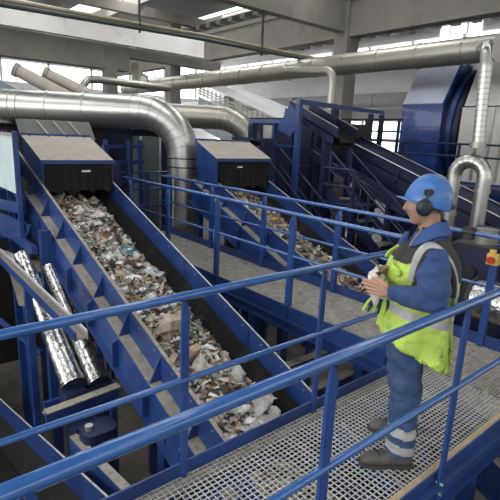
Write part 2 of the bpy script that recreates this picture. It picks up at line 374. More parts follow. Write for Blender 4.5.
def scrap(name, label, cat, H, x, y, L, W, seed, mt, amp=.03, group=None, tilt=(0,0), rz=0, lift=.02, n=9):
    vs, fs = crumple(n, L, W, seed, amp); m = MB()
    M = Matrix.Rotation(rz,3,'Z') @ Matrix.Rotation(tilt[0]+.0,3,'X') @ Matrix.Rotation(tilt[1],3,'Y')
    c = V((x,y,H(x,y)+lift)); m.add([c + M@V(p) for p in vs], fs)
    o = m.build(name, mt, None, angle=25); return tag(o, label, cat, group)
film = mat('plastic_film', (.46,.45,.42), .25, var=.12, scale=12, coat=.3); teal_m = mat('teal_plastic', (.035,.16,.23), .4, var=.35, scale=18)
whitem = mat('white_plastic', (.80,.76,.75), .4, var=.06); card = mat('cardboard', (.38,.27,.17), .85, var=.15, scale=18); cream = mat('cream_paper', (.68,.60,.45), .8)
for x,y,L,W,sd,mt,amp,nm,lb,ct in (
    (2.45,3.32,.34,.26,1,teal_m,.035,'plastic_bag','crumpled teal plastic bag in the waste high on the left conveyor','plastic bag'),
    (2.55,2.95,.42,.34,2,film,.05,'plastic_film','large crumpled clear plastic film below the teal bag on the left conveyor','plastic film'),
    (2.25,2.75,.22,.15,3,whitem,.03,'plastic_bag','bright white plastic bag in the middle of the left conveyor','plastic bag'),
    (2.62,1.02,.20,.16,4,whitem,.035,'paper_cup','flattened white cup at the right edge of the left conveyor waste','cup'),
    (2.50,.85,.38,.28,5,film,.05,'plastic_film','wide grey plastic film near the low end of the left conveyor','plastic film'),
    (2.33,.36,.24,.22,6,teal_m,.05,'plastic_bag','dark teal plastic bag beside the walkway toe board','plastic bag'),
    (2.50,.28,.10,.14,7,cream,.02,'paper_scrap','cream paper scrap lying beside the dark teal bag','paper'),
    (2.38,2.25,.30,.22,8,film,.045,'plastic_film','pale plastic film in the middle of the left conveyor waste','plastic film'),
    (2.20,1.72,.18,.12,9,whitem,.025,'paper_scrap','white folded scrap above the cardboard block on the left conveyor','paper'),
    (2.05,3.95,.26,.2,10,film,.04,'plastic_film','pale plastic film just below the curtain of the left hood','plastic film'),
    (2.33,3.75,.16,.1,11,whitem,.02,'paper_scrap','white scrap just below the hood, right of the pale film','paper'),
    (2.12,.90,.28,.22,12,cream,.04,'paper_scrap','cream paper wad at the left edge near the low end of the left conveyor','paper')):
    scrap(nm, lb, ct, H1, x, y, L, W, sd, mt, amp, tilt=(.25,-.15), rz=sd*1.1)
# cardboard block
m = MB(); c = V((2.20,1.43,H1(2.20,1.43)+.085)); Rr = Matrix.Rotation(.3,3,'Z') @ Matrix.Rotation(.5,3,'X')
m.add([c + Rr@V((a*.06,b*.035,d*.09)) for a in (-1,1) for b in (-1,1) for d in (-1,1)], [(0,1,3,2),(4,6,7,5),(0,4,5,1),(2,3,7,6),(0,2,6,4),(1,5,7,3)])
tag(m.build('cardboard_block', card, None), 'small tan cardboard block standing in the left conveyor waste', 'cardboard')
rnd = random.Random(21)
kinds = (('paper_scrap','paper','small crumpled white paper scrap in the left conveyor waste','white paper scraps on the left conveyor',whitem,70),
         ('cardboard_scrap','cardboard','small brown cardboard scrap in the left conveyor waste','brown cardboard scraps on the left conveyor',card,40),
         ('plastic_scrap','plastic','small shiny grey plastic scrap in the left conveyor waste','grey plastic scraps on the left conveyor',film,60),
         ('plastic_film','plastic film','crumpled piece of pale film in the left conveyor waste','pale film pieces on the left conveyor',film,34))
for nm, ct, lb, gp, mt, cnt in kinds:
    protos = []
    for k in range(cnt):
        x = rnd.uniform(1.95,2.60); y = rnd.uniform(.15,4.4); L = rnd.uniform(.05,.13) if nm != 'plastic_film' else rnd.uniform(.13,.22)
        if len(protos) < 6:
            vs, fs = crumple(4, 1, rnd.uniform(.5,.9), k+rnd.random()*50, .2); me_m = MB().add(vs, fs)
            o = me_m.build(nm, mt, None, angle=20); protos.append(o)
        else:
            o = rnd.choice(protos).copy(); C.objects.link(o)
        o.scale = (L,L,L*.8); o.location = (x,y,H1(x,y)+.02)
        o.rotation_euler = (rnd.gauss(0,.5), rnd.gauss(0,.5), rnd.uniform(0,6.28)); tag(o, lb, ct, gp)

# ------------------------------------------------------------------ ducts
def arc(c, a, b, r, n=8, t0=0, t1=PI/2):
    c, a, b = V(c), V(a), V(b)
    return [c + a*(r*math.cos(t0+(t1-t0)*i/n)) + b*(r*math.sin(t0+(t1-t0)*i/n)) for i in range(n+1)]
def seams(path, r, mt, parent, every=None, w=.02, h=.008, n=28, nm='seam_ring'):
    path = [V(p) for p in path]
    d = 0; nxt = every*.5
    for p, q_ in zip(path, path[1:]):
        L = (q_-p).length
        while nxt <= d+L:
            c = p.lerp(q_, (nxt-d)/L); t = (q_-p).normalized()
            MB().tube([c-t*w/2, c+t*w/2], r+h, n).build(nm, mt, parent)
            nxt += every
        d += L
def round_duct(name, label, path, r, mt, loc, every=1.0, joints=None, ring=None, group=None, n=28, w=.03, h=.008):
    t = thing(name, label, 'duct', loc, group)
    MB().tube(path, r, n).build('pipe', mt, t, angle=25)
    seams(path, r, ring or mt, t, every, w, h, n)
    return t
# large duct with elbow in front of the left hood's back
dd = V((-1,.86,0)).normalized(); P0 = V((4.93,6.05,0)); R1 = .80
zc = 2.29
el = arc(P0 + dd*R1 + V((0,0,zc-R1)), -dd, (0,0,1), R1, 7)
path = [P0 + V((0,0,-.25)), P0 + V((0,0,.7))] + el
endp = P0 + dd*3.0 + V((0,0,zc))
el2 = arc(endp + V((0,-.7,0)), (0,1,0), dd, .7, 5, 0, PI/2)[::-1]
path += [endp, endp + dd*6]
d1 = thing('ventilation_duct', 'big shiny galvanised duct at left, bending straight down beside the side walkway', 'duct', P0 + V((0,0,-.25)))
MB().tube(path, .315, 36).build('pipe', galv, d1, angle=12)
for k in range(len(el)):
    a = el[k]; tn = (el[min(k+1,len(el)-1)] - el[max(k-1,0)]).normalized()
    MB().tube([a-tn*.008, a+tn*.008], .321, 36).build('seam_ring', galv_dirty, d1)
for tt in (1.0, 1.9, 2.6, 3.15, 3.3, 3.45, 3.6, 4.6, 5.6):
    a = P0 + dd*tt + V((0,0,zc)); MB().tube([a-dd*.02, a+dd*.02], .329, 36).build('seam_ring', galv, d1)
for zz in (1.28, 1.45): a = P0 + V((0,0,zz)); MB().tube([a-V((0,0,.012)), a+V((0,0,.012))], .324, 36).build('seam_ring', black, d1)
MB().box(P0.x-.3, P0.x+.3, P0.y-.3, P0.y+.3, -FL, -.25).build('base_box', dark_blue, d1)
# second duct behind
P2 = V((7.65,7.15,0)); el = arc(P2 + dd*.9 + V((0,0,2.34-.9)), -dd, (0,0,1), .9, 8)
d2 = thing('ventilation_duct', 'dull galvanised elbow duct behind the second hood', 'duct', P2 + V((0,0,-FL)))
MB().tube([P2 + V((0,0,-FL)), P2+V((0,0,1.2))] + el + [P2 + dd*4 + V((0,0,2.34))], .285, 32).build('pipe', galv_dirty, d2, angle=12)
for a in el: 
    i = el.index(a); tn = (el[min(i+1,len(el)-1)] - el[max(i-1,0)]).normalized()
    MB().tube([a-tn*.01, a+tn*.01], .292, 32).build('seam_ring', galv, d2)
for tt in (1.2,2.2,3.1):
    a = P2 + dd*tt + V((0,0,2.34)); MB().tube([a-dd*.025, a+dd*.025], .297, 32).build('seam_ring', galv_dirty, d2)
# long overhead duct along the column line
d3 = round_duct('ventilation_duct', 'long round overhead duct crossing in front of the concrete column', [(10,19.5,3.84),(10,2.55,3.84)], .265, galv_dirty, (10,11,3.5), 1.05, w=.05, h=.014)
dz = [V((10,2.55,3.84))] ; elb = arc((10,2.6,3.39), (0,0,1), (0,-1,0), .45, 6)
# corrugated down pipe at right
def flex(path, r, parent, mt, pitch=.05, amp=.008, nm='corrugated_pipe', n=20):
    path = [V(p) for p in path]; pts = []; rs = []; d = 0; k = 0
    for p, q_ in zip(path, path[1:]):
        L = (q_-p).length; c = max(1, int(L/pitch*2))
        for i in range(c):
            pts.append(p.lerp(q_, i/c)); rs.append(r + (amp if k % 2 else -amp)); k += 1
    pts.append(path[-1]); rs.append(r)
    return MB().tube(pts, rs, n).build(nm, mt, parent, angle=60)
d4 = thing('ventilation_duct', 'narrow spiral duct dropping from the overhead duct to a forked elbow at right', 'duct', (8,1.78,.2))
flex([(9.7,2.75,3.8),(8.6,2.15,3.62),(8.2,1.92,3.55),(8.03,1.84,3.42),(8,1.80,3.2),(8,1.73,1.98)], .095, d4, galv, .09, .002)
ap = [(8,2.06,-.3),(8,2.06,1.3)] + arc((8,1.80,1.42), (0,1,0), (0,0,1), .26, 10, 0, PI) + [(8,1.54,1.3),(8,1.54,.95),(8,1.54,-.3)]
flex(ap[:-2]+ap[-2:], .118, d4, galv, .12, .002, 'forked_elbow')
for k in range(9):
    a = PI*(k+.5)/9; p = V((8,1.80+.26*math.cos(a),1.42+.26*math.sin(a))); tn = V((0,-math.sin(a),math.cos(a)))
    MB().tube([p-tn*.006,p+tn*.006], .125, 20).build('seam_ring', galv_dirty, d4)
for z in (1.22, .75, .5): MB().tube([(8,2.06,z-.03),(8,2.06,z+.03)], .135, 20).build('collar', galv, d4)
for z in (1.2,): MB().tube([(8,1.54,z-.03),(8,1.54,z+.03)], .135, 20).build('collar', galv, d4)
m = MB(); k = 0
while 1.98+k*.085 < 3.15: m.tube([(8,1.73+.0597*k*.085,1.98+k*.085),(8,1.731+.0597*k*.085,2.0+k*.085)], .101, 20); k += 1
m.build('spiral_seam', galv_dirty, d4)
MB().tube([(8,1.73,1.9),(8,1.73,2.0)], .13, 20).build('collar', galv_dirty, d4)
# small hooked pipe near the column
d5 = thing('ventilation_duct', 'thin pipe hooking down from the overhead duct above the blue gantry', 'duct', (9,5.9,2))
flex([(9.6,8.2,3.83),(9,7.5,3.66),(9,6.5,3.56)] + arc((9,6.15,3.31),(0,0,1),(0,-1,0),.24,6) + [(9,5.91,2.5)], .105, d5, galv_dirty, .08, .002)
# thin black and yellow cable pipe under the roof
d6 = thing('cable_pipe', 'long thin dark pipe with yellowish top crossing under the roof', 'pipe', (5,8,4))
MB().tube([(-1,8,3.97),(6.56,8,4.13),(11.3,8,4.13)], .05, 12).build('pipe', mat('pipe_dark',(.05,.06,.055),.4), d6)
MB().tube([(-1,8.02,4.06),(6.56,8.02,4.22),(11.3,8.02,4.22)], .035, 10).build('upper_pipe', tube_y, d6)
for x in (1.5,5.0,8.5): MB().box(x-.008,x+.008,7.96,8.04,4.0,5.2).build('hanger', black, d6)
# two shiny chutes bottom left
def chute(label, a, b, ra, rb):
    a, b = V(a), V(b); t = thing('galvanised_chute', label, 'chute', b)
    mid = a.lerp(b, .62); m2 = a.lerp(b, .66)
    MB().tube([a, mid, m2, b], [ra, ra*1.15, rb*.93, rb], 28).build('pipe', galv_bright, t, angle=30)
    d = (b-a).normalized()
    for k, r_ in ((.25,ra*1.06),(.64,rb*.96),(.98,rb*1.03)):
        c = a.lerp(b, k); MB().tube([c-d*.012, c+d*.012], r_+.006, 28).build('seam_ring', galv_bright, t)
    return t
chute('left of two shiny round chutes in the lower left', (1.36,3.9,.42), (1.40,2.38,-.60), .085, .120)
chute('right of two shiny round chutes, beside the left conveyor girder', (1.60,3.7,.28), (1.62,2.27,-.60), .075, .110)

# ------------------------------------------------------------------ lower left machinery
t = thing('screw_conveyor_trough', 'blue trough with a tan top edge below the two shiny chutes', 'trough', (1.4,2.1,-1.3))
fb = MB().bar((.99,1.90,-.56), (1.69,1.96,-.56), .04, .11).build('front_beam', steel_blue, t)
MB().bar((.99,1.89,-.50), (1.69,1.95,-.50), .09, .012).build('top_strip', dusty, t)
MB().bar((1.0,2.0,-.58), (1.69,2.06,-.58), .07, .012).build('top_strip', dusty, t)
MB().box(1.14,1.69,2.5,2.54,-.95,-.78).build('back_beam', steel_blue, t)
for x, y in ((1.40,2.36),(1.62,2.25)):
    m = MB(); m.rings([((x,y,-.62),(.135,0,0),(0,.12,0)), ((x,y-.03,-.70),(.145,0,0),(0,.125,0)), ((x,y-.06,-.95),(.12,0,0),(0,.10,0))], 4 if False else 24, ex=5); m.build('inlet_box', dark_blue, t)
MB().box(1.3,1.66,2.05,2.3,-1.2,-.9).build('body', dark_blue, t)
MB().box(1.35,1.6,2.1,2.3,-FL,-1.2).build('stand', steel_blue, t)
MB().box(1.60,1.66,1.92,1.98,-FL,-.62).build('leg', steel_blue, t)
t = thing('gear_motor', 'dark blue gear motor hanging under the trough in the lower left', 'motor', (1.35,1.7,-1.5))
m = MB(); m.rings([((1.36,1.66,-.66),(.15,0,0),(0,.13,0)),((1.36,1.66,-.98),(.15,0,0),(0,.13,0)),((1.36,1.66,-1.12),(.10,0,0),(0,.10,0))], 28, ex=4); m.build('gearbox', dark_blue, t)
MB().tube([(1.42,1.54,-.82),(1.42,1.49,-.82)], .085, 24).build('flange', dark_blue, t)
MB().tube([(1.42,1.50,-.82),(1.42,1.46,-.82)], .024, 12).build('shaft', bolt_m, t)
MB().tube([(1.28,1.66,-.67),(1.28,1.66,-.62)], .035, 12).build('cap', bolt_m, t)
MB().box(1.28,1.44,1.6,1.75,-FL,-1.1).build('pedestal', steel_blue, t)
t = thing('side_guard', 'sloping tan topped guard between the low corner conveyor and the dark motor', 'guard', (1.22,1.3,-1))
MB().bar((1.2,1.85,-.80),(1.22,.75,-.62),.07,.012).build('top_strip', dusty, t)
m = MB(); m.prism([(1.16,1.85,-.81),(1.18,.75,-.63),(1.18,.75,-.8),(1.16,1.85,-1.0)], (.01,0,0)); m.build('side_plate', steel_blue, t)
MB().box(1.17,1.22,1.2,1.25,-FL,-.75).build('leg', steel_blue, t)
t = thing('cable_tray', 'long slanting blue and tan tray crossing in front of the shiny chutes', 'cable tray', (1.2,4,.1))
m = MB(); m.prism([(1.13,1.45,.30),(1.13,6.2,.36),(1.13,6.2,.44),(1.13,1.45,.38)], (.012,0,0)); m.build('side_rail', steel_blue, t)
m = MB(); m.prism([(1.14,1.45,.31),(1.14,6.2,.37),(1.22,6.2,.37),(1.22,1.45,.31)], (0,0,.01)); m.build('tray_floor', dusty, t)
m = MB(); m.prism([(1.22,1.45,.30),(1.22,6.2,.36),(1.22,6.2,.44),(1.22,1.45,.38)], (.012,0,0)); m.build('side_rail', worn_edge, t)
MB().box(1.14,1.21,2.93,3.0,-FL,.33).build('post', steel_blue, t)
MB().box(1.14,1.21,5.6,5.67,-FL,.36).build('post', steel_blue, t)
t = thing('steel_gantry', 'blue steel frame with posts left of the left conveyor', 'frame', (1.5,4.2,-FL))
MB().box(1.55,1.67,3.75,3.87,-FL,.72).build('post', steel_blue, t)
MB().box(1.45,1.53,4.85,4.93,-FL,.46).build('post', steel_blue, t)
MB().box(1.45,1.66,4.0,4.08,.05,.13).build('beam', steel_blue, t)
MB().box(1.46,1.53,3.85,4.95,.42,.52).build('beam', steel_blue, t)
MB().box(.6,1.53,4.86,4.94,.44,.52).build('beam', steel_blue, t)
MB().box(.7,1.6,5.6,5.7,.85,1.02).build('beam', steel_blue, t)
MB().bar((.9,5.2,.95),(1.6,4.4,.62),.05,.12).build('brace', steel_blue, t)
MB().bar((.8,5.6,-.3),(1.5,3.9,-.9),.04,.06).build('brace', steel_blue, t)
t = thing('machine_casing', 'dark blue round-backed machine casing at the left edge below the blue beams', 'machine', (.6,6.4,-FL))
MB().box(-.8,1.35,6.2,6.9,-FL,.30).build('casing', dark_blue, t)
MB().tube([(.7,6.2,-.35),(.7,6.1,-.35)], .55, 40).build('round_cover', steel_blue, t)
MB().bar((.3,6.08,-.9),(1.3,6.08,.2),.03,.05).build('brace', steel_blue, t)
t = thing('steel_bin', 'dull brown steel bin behind the blue frame on the left', 'bin', (1.4,4.6,-.8))
m = MB(); m.prism([(1.34,4.75,.22),(1.67,4.25,.22),(1.66,3.7,-.28),(1.34,4.15,-.30)], (.12,.35,0)); m.build('body', mat('bin_brown',(.085,.07,.052),.35,metal=.6,var=.4,scale=3,col2=(.25,.23,.2),c2lo=.62,c2hi=.8), t)
MB().box(1.5,1.6,4.6,4.7,-FL,.0).build('leg', steel_blue, t)
t = thing('steel_gantry', 'blue beams crossing under the pale sheet at the left edge', 'frame', (1.2,5.6,-FL))
MB().bar((.7,6.0,1.00),(1.6,4.6,.86),.06,.13).build('beam', steel_blue, t)
MB().bar((.7,6.0,.72),(1.6,4.5,.50),.06,.16).build('beam', steel_blue, t)
MB().bar((.6,5.9,.45),(1.5,4.4,.22),.05,.08).build('beam', worn_edge, t)
MB().box(.75,.85,5.9,6.0,-FL,1.0).build('post', steel_blue, t)
t = thing('plastic_sheet_panel', 'pale grey corrugated sheet hanging at the left edge', 'panel', (1.4,5.0,1.0))
m = MB(); n = 40; vs = []
for i in range(n+1):
    y = 4.45 + 1.5*i/n; w = .012*math.cos(i*PI)
    vs += [(1.5+w, y, 1.08+.0*i), (1.5+w, y, 1.80)]
k = len(vs); vs += [(x+.006,y,z) for x,y,z in vs]
m.add(vs, [(2*i,2*i+1,2*i+3,2*i+2) for i in range(n)] + [(k+2*i,k+2*i+2,k+2*i+3,k+2*i+1) for i in range(n)])
m.build('sheet', mat('sheet_pale',(.45,.52,.52),.35,var=.1,scale=3), t)
MB().box(1.48,1.53,4.40,4.46,-.0,1.86).build('frame_post', steel_blue, t)
MB().box(1.48,1.53,4.46,6.0,1.80,1.84).build('frame_rail', dusty, t)
t = thing('steel_lattice', 'blue latticed bracket rising beside the left hood', 'bracket', (1.6,4.9,.6))
for yy in (4.75,5.3): MB().box(1.56,1.62,yy,yy+.05,.3,1.86).build('post', steel_blue, t)
for z in (.9,1.2,1.5): MB().bar((1.59,4.77,z),(1.59,5.32,z+.28),.03,.05).build('brace', steel_blue, t)
for z in (.85,1.3,1.75): MB().box(1.56,1.63,4.75,5.35,z,z+.05).build('crossbar', steel_blue, t)
# grey box chute and dark machinery behind the left hood
t = thing('feed_chute', 'grey steel feed chute standing behind the left hood', 'chute', (2.6,6.1,-.2))
m = MB(); m.prism([(2.02,5.75,1.75),(3.05,5.75,1.75),(3.05,6.0,2.04),(2.02,6.0,2.04)], (0,.5,0)); m.build('body', mat('chute_grey',(.12,.125,.115),.55,metal=.4,var=.1,scale=2), t)
m = MB()
for x in (2.2,2.45,2.7): m.bar((x+.12,5.72,1.8),(x,5.97,2.03),.015,.015)
m.build('fold_ribs', galv_dirty, t)
MB().box(2.1,2.95,6.0,6.3,-FL,1.8).build('stand', dark_blue, t)
t = thing('screen_machine', 'long black machine beam behind the big left duct', 'machine', (3.0,8,-FL))
MB().box(-1.5,6.4,8.2,8.5,1.95,2.35).build('beam', brown_dark, t)
MB().box(-1.5,6.4,8.15,8.2,1.98,2.03).build('edge_strip', dusty, t)
MB().box(-1.0,4.4,8.6,8.8,-FL,1.95).build('panel', black, t)
MB().box(3.3,6.4,8.9,9.0,-FL,2.2).build('back_panel', dark_blue, t)
t = thing('control_cabinet', 'grey cabinet with galvanised edges left of the big duct bend', 'cabinet', (5.0,7.6,-FL))
MB().box(4.74,5.23,7.52,7.9,-FL,1.82).build('body', mat('cabinet_grey',(.10,.12,.125),.45,metal=.3,var=.1), t)
for x in (4.72,5.19):
    MB().box(x,x+.05,7.5,7.52,-.3,1.82).build('edge_trim', galv, t)
t = thing('steel_gantry', 'dark blue frame in the gap right of the left hood', 'frame', (3.9,6.6,-FL))
for x,y in ((3.55,6.6),(4.1,6.8),(4.55,7.2)): MB().box(x,x+.07,y,y+.07,-FL,1.75).build('post', steel_blue, t)
for z in (.35,.9,1.3,1.62): MB().bar((3.5,6.55,z),(4.7,7.3,z),.05,.07).build('beam', steel_blue, t)
MB().box(3.5,3.9,6.7,7.0,.4,1.35).build('panel', dark_blue, t)
t = thing('walkway_handrail', 'thin blue handrail at the far end beside the grey cabinet', 'railing', (5.4,8,-.2))
for x in (3.6,4.6,5.6,6.4): MB().box(x,x+.05,6.95,7.0,-FL,1.1).build('post', steel_blue, t)
for z in (.4,.75,1.1): MB().tube([(3.6,6.97,z),(6.45,6.97,z)], .018, 8).build('rail', steel_blue, t)

# ------------------------------------------------------------------ gantry, stairs, far conveyors
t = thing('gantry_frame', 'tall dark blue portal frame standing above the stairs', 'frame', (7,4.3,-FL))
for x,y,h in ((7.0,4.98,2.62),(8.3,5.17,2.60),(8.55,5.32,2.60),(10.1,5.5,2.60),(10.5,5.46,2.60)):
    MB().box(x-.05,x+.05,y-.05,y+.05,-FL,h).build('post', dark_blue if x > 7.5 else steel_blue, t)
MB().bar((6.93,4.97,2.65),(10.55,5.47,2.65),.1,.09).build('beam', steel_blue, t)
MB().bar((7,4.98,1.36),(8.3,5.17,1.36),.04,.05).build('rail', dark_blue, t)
t = thing('landing', 'small dark blue landing with railing between the stair flights', 'landing', (7.6,4.0,-FL))
MB().box(7.2,8.0,3.55,4.45,.62,.70).build('deck', dark_blue, t)
for x,y in ((7.2,3.6),(7.2,4.4),(7.95,4.4)): MB().box(x-.025,x+.025,y-.025,y+.025,-FL,1.38).build('post', dark_blue, t)
for z in (1.38,1.05): MB().tube([(7.95,4.4,z),(7.2,4.4,z),(7.2,3.6,z)], .02, 8).build('rail', dark_blue, t)
def stair(label, x0, x1, ytop, ztop, s, n, rail=True, mt=dark_blue):
    t = thing('staircase', label, 'stairs', ((x0+x1)/2, ytop-.5, ztop-1.5))
    rise = .19; run = rise/s
    for x in (x0, x1):
        MB().bar((x, ytop, ztop-.05), (x, ytop-n*run, ztop-n*rise-.05), .02, .2).build('stringer', mt, t)
        if rail:
            MB().tube([(x, ytop, ztop+.75), (x, ytop-n*run, ztop-n*rise+.75)], .017, 8).build('handrail', mt, t)
            MB().tube([(x, ytop, ztop+.4), (x, ytop-n*run, ztop-n*rise+.4)], .013, 8).build('handrail', mt, t)
            for k in (0, n//2, n):
                MB().box(x-.02,x+.02,ytop-k*run-.02,ytop-k*run+.02,ztop-k*rise-.1,ztop-k*rise+.76).build('baluster', mt, t)
    for k in range(n):
        MB().box(x0, x1, ytop-(k+1)*run, ytop-(k+1)*run+.24, ztop-(k+1)*rise-.02, ztop-(k+1)*rise).build('tread', galv_dirty, t)
    return t
stair('upper flight of dark blue steps seen below the gantry frame', 7.3, 7.95, 4.3, .95, .75, 8)
stair('lower flight of pale treads left of the gantry post', 6.5, 7.1, 5.6, .95, .72, 8)
tan_belt = mat('tan_belt', (.46,.41,.33), .8, var=.15, scale=6)
t = thing('belt_chute', 'narrow chute with dusty tan floor descending beside the stairs', 'chute', (8.0,4.4,1))
m = MB(); m.prism([(8.0,5.74,1.66),(8.35,5.74,1.66),(8.35,3.0,.60),(8.0,3.0,.60)], (0,0,-.03)); m.build('floor_plate', tan_belt, t)
for x in (7.98,8.37): MB().bar((x,5.8,1.72),(x,2.9,.62),.02,.16).build('side_plate', dark_blue, t)
for y,z in ((5.4,1.45),(3.4,.6)): MB().box(8.1,8.2,y-.05,y+.05,-FL,z).build('leg', dark_blue, t)
c4 = conveyor('short dark blue conveyor with a raised head plate beside the gantry', 7.75, 8.4, .30, .41, 4.55, 6.05, [], (4.8,5.8), edge=worn_edge, bm=dark_blue, sb=.18, wd=.10, ledge=False, bolts=False)
m = MB(); m.prism([(7.0,5.25,2.62),(7.0,5.62,2.1),(7.0,5.2,1.95),(7.0,4.9,2.3)], (.03,0,0)); m.build('head_plate', steel_blue, c4)
t = thing('drive_head', 'black drive box at the top of the long blue conveyor', 'motor', (9.4,5.7,1.6))
MB().box(9.0,9.95,5.35,5.9,2.02,2.32).build('housing', black, t)
MB().box(9.05,9.3,5.28,5.35,2.1,2.2).build('nameplate', mat('np',(.5,.5,.48),.5), t)
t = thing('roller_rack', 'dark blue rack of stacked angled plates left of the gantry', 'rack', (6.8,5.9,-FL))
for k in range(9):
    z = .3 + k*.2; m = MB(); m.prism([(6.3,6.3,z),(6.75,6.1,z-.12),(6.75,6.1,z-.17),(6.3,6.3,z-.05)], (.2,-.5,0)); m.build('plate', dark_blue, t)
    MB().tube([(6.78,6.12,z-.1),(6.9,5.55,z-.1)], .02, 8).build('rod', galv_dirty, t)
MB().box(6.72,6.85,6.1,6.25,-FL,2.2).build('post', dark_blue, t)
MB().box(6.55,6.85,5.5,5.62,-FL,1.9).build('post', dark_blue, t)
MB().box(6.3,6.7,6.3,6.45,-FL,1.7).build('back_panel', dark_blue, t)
t = thing('steel_gantry', 'bright blue frame with a pale panel beside the second hood', 'frame', (7.4,7.0,-FL))
for x,y in ((7.3,6.75),(7.45,6.2)): MB().box(x,x+.12,y,y+.06,-FL,2.25).build('post', post_blue, t)
MB().bar((7.3,6.9,2.28),(7.5,5.4,2.28),.08,.08).build('beam', post_blue, t)
MB().bar((7.3,6.9,1.75),(7.5,5.4,1.75),.04,.05).build('beam', post_blue, t)
MB().box(7.6,7.65,6.45,6.75,1.2,2.2).build('panel', beige, t)
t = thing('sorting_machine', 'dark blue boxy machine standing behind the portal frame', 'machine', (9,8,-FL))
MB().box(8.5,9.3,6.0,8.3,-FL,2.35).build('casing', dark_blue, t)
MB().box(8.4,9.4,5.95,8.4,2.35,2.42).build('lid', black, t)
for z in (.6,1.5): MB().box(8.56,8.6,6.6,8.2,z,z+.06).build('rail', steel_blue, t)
# platform railings in front of the drum
t = thing('platform_railing', 'thin dark blue railing in front of the drum housing and beige machine', 'railing', (11.5,3,-FL))
for z in (1.96,1.66): MB().tube([(11.5,-2,z),(11.5,7,z)], .025, 8).build('rail', dark_blue, t)
for y in (-1,.6,2.2,3.8,5.4,6.9): MB().box(11.48,11.54,y-.03,y+.03,.95,1.97).build('post', dark_blue, t)
MB().box(11.45,12.2,-2,7,.80,.95).build('deck', dark_blue, t)
for y in (-1,2.2,5.4,6.8): MB().box(11.5,11.62,y-.06,y+.06,-FL,.82).build('leg', dark_blue, t)
t = thing('platform_railing', 'dark blue railing beyond the portal frame, in front of bright windows', 'railing', (10.5,6.5,-FL))
for z in (2.2,2.5): MB().tube([(10.6,4.9,z),(10.6,9,z)], .022, 8).build('rail', dark_blue, t)
for y in (5.0,5.5,6.0,6.6,7.4,8.2): MB().box(10.58,10.64,y-.03,y+.03,1.6,2.52).build('post', dark_blue, t)
MB().box(10.3,11.2,4.9,9,1.5,1.62).build('deck', dark_blue, t)
for y in (5.0,8.4): MB().box(10.6,10.72,y,y+.12,-FL,1.5).build('leg', dark_blue, t)
# drum screen housing
dr = thing('drum_housing', 'large blue sloping housing around a rotating drum at upper right', 'drum screen', (13.5,5.5,-FL))
ya, yb = 5.22, 6.5
prof = [(13.0,3.06),(13.75,4.25),(16.1,4.25),(16.9,3.06),(16.9,.9),(13.0,.9)]
m = MB(); m.prism([(x, ya, z) for x, z in prof], (0, yb-ya, 0)); m.build('housing', pale_blue, dr, smooth=False)
m = MB(); m.prism([(12.97,ya,3.08),(13.73,ya,4.29),(13.76,ya,4.27),(13.0,ya,3.06)], (0,yb-ya,0)); m.build('sloping_top', mat('housing_top',(.62,.64,.76),.3,var=.06,scale=2,coat=.4), dr)['label'] = 'pale sloping top plate'  # sky reflection on the slope is put into the plate's pale colour
m = MB(); m.box(12.98,16.9,ya-.03,ya+.0,.9,3.05); m.prism([(12.97,ya-.06,3.06),(13.73,ya-.06,4.27),(13.83,ya-.06,4.27),(13.1,ya-.06,3.06)],(0,.06,0)); m.build('front_frame', pale_blue, dr, smooth=False)
MB().tube([(14.95,ya,2.35),(14.95,4.64,2.35)], 1.83, 64).build('drum_ring', dark_blue, dr, angle=20)
MB().tube([(14.95,5.05,2.35),(14.95,4.92,2.35)], 1.9, 64).build('drum_ring', steel_blue, dr)
MB().tube([(14.95,4.74,2.35),(14.95,4.64,2.35)], 1.88, 64).build('drum_ring', rubber, dr)
MB().box(13.2,16.6,ya+.1,yb-.1,-FL,.9).build('stand', dark_blue, dr)
MB().tube([(14.4,5.0,4.05),(14.4,5.0,4.6)], .18, 16).build('vent_stub', white_sheet, dr)
bm_ = thing('beige_machine', 'large beige panelled machine casing at the right edge', 'machine', (13.5,2.5,-FL))
MB().box(13.0,16.5,-2.5,4.62,.95,2.95).build('lower_panel', beige, bm_)
m = MB(); m.prism([(13.0,-2.5,2.98),(13.0,4.58,2.98),(13.55,4.58,4.2),(13.55,-2.5,4.2)], (2.5,0,0)); m.build('upper_panel', beige, bm_)
for y in (4.1,3.75,3.45,2.2): MB().box(12.96,13.0,y-.03,y+.03,1.0,2.95).build('panel_joint', galv_dirty, bm_)
MB().box(12.95,13.0,-2.5,3.6,2.93,3.02).build('panel_joint', white_sheet, bm_)
MB().box(12.96,13.02,3.9,4.02,2.3,2.42).build('hatch', black, bm_)
MB().box(12.93,16.5,-2.5,4.3,.55,.95).build('base_beam', pale_blue, bm_)
MB().box(13.2,16.3,-2.4,4.0,-FL,.55).build('stand', dark_blue, bm_)
# machinery right of the worker
t = thing('fan_housing', 'dark blue motor housing behind the worker\'s shoulder', 'motor', (5.6,.6,-1))
MB().box(6.1,6.75,.45,.95,-1.4,.62).build('casing', dark_blue, t)
MB().box(6.08,6.78,.42,.98,.62,.66).build('lid', black, t)
MB().tube([(6.4,.7,.66),(6.4,.7,.85)], .16, 20).build('outlet', galv_dirty, t)
m = MB()
for zz in (.1,.3): m.tube([(6.1,.7,zz),(6.05,.7,zz)], .09, 16)
m.build('cover_disc', black, t)
MB().box(6.2,6.6,.5,.9,-FL,-1.4).build('stand', dark_blue, t)
t = thing('steel_gantry', 'dark blue braced frame right of the worker behind the emergency stop', 'frame', (6.2,-.4,-FL))
for x,y in ((6.2,.2),(6.2,-.7),(7.2,.3),(7.2,-.9)): MB().box(x,x+.08,y,y+.08,-FL,.75).build('post', dark_blue, t)
for z in (.2,.45,.7): MB().tube([(6.2,-1.4,z),(6.2,.45,z)], .022, 8).build('rail', steel_blue, t)
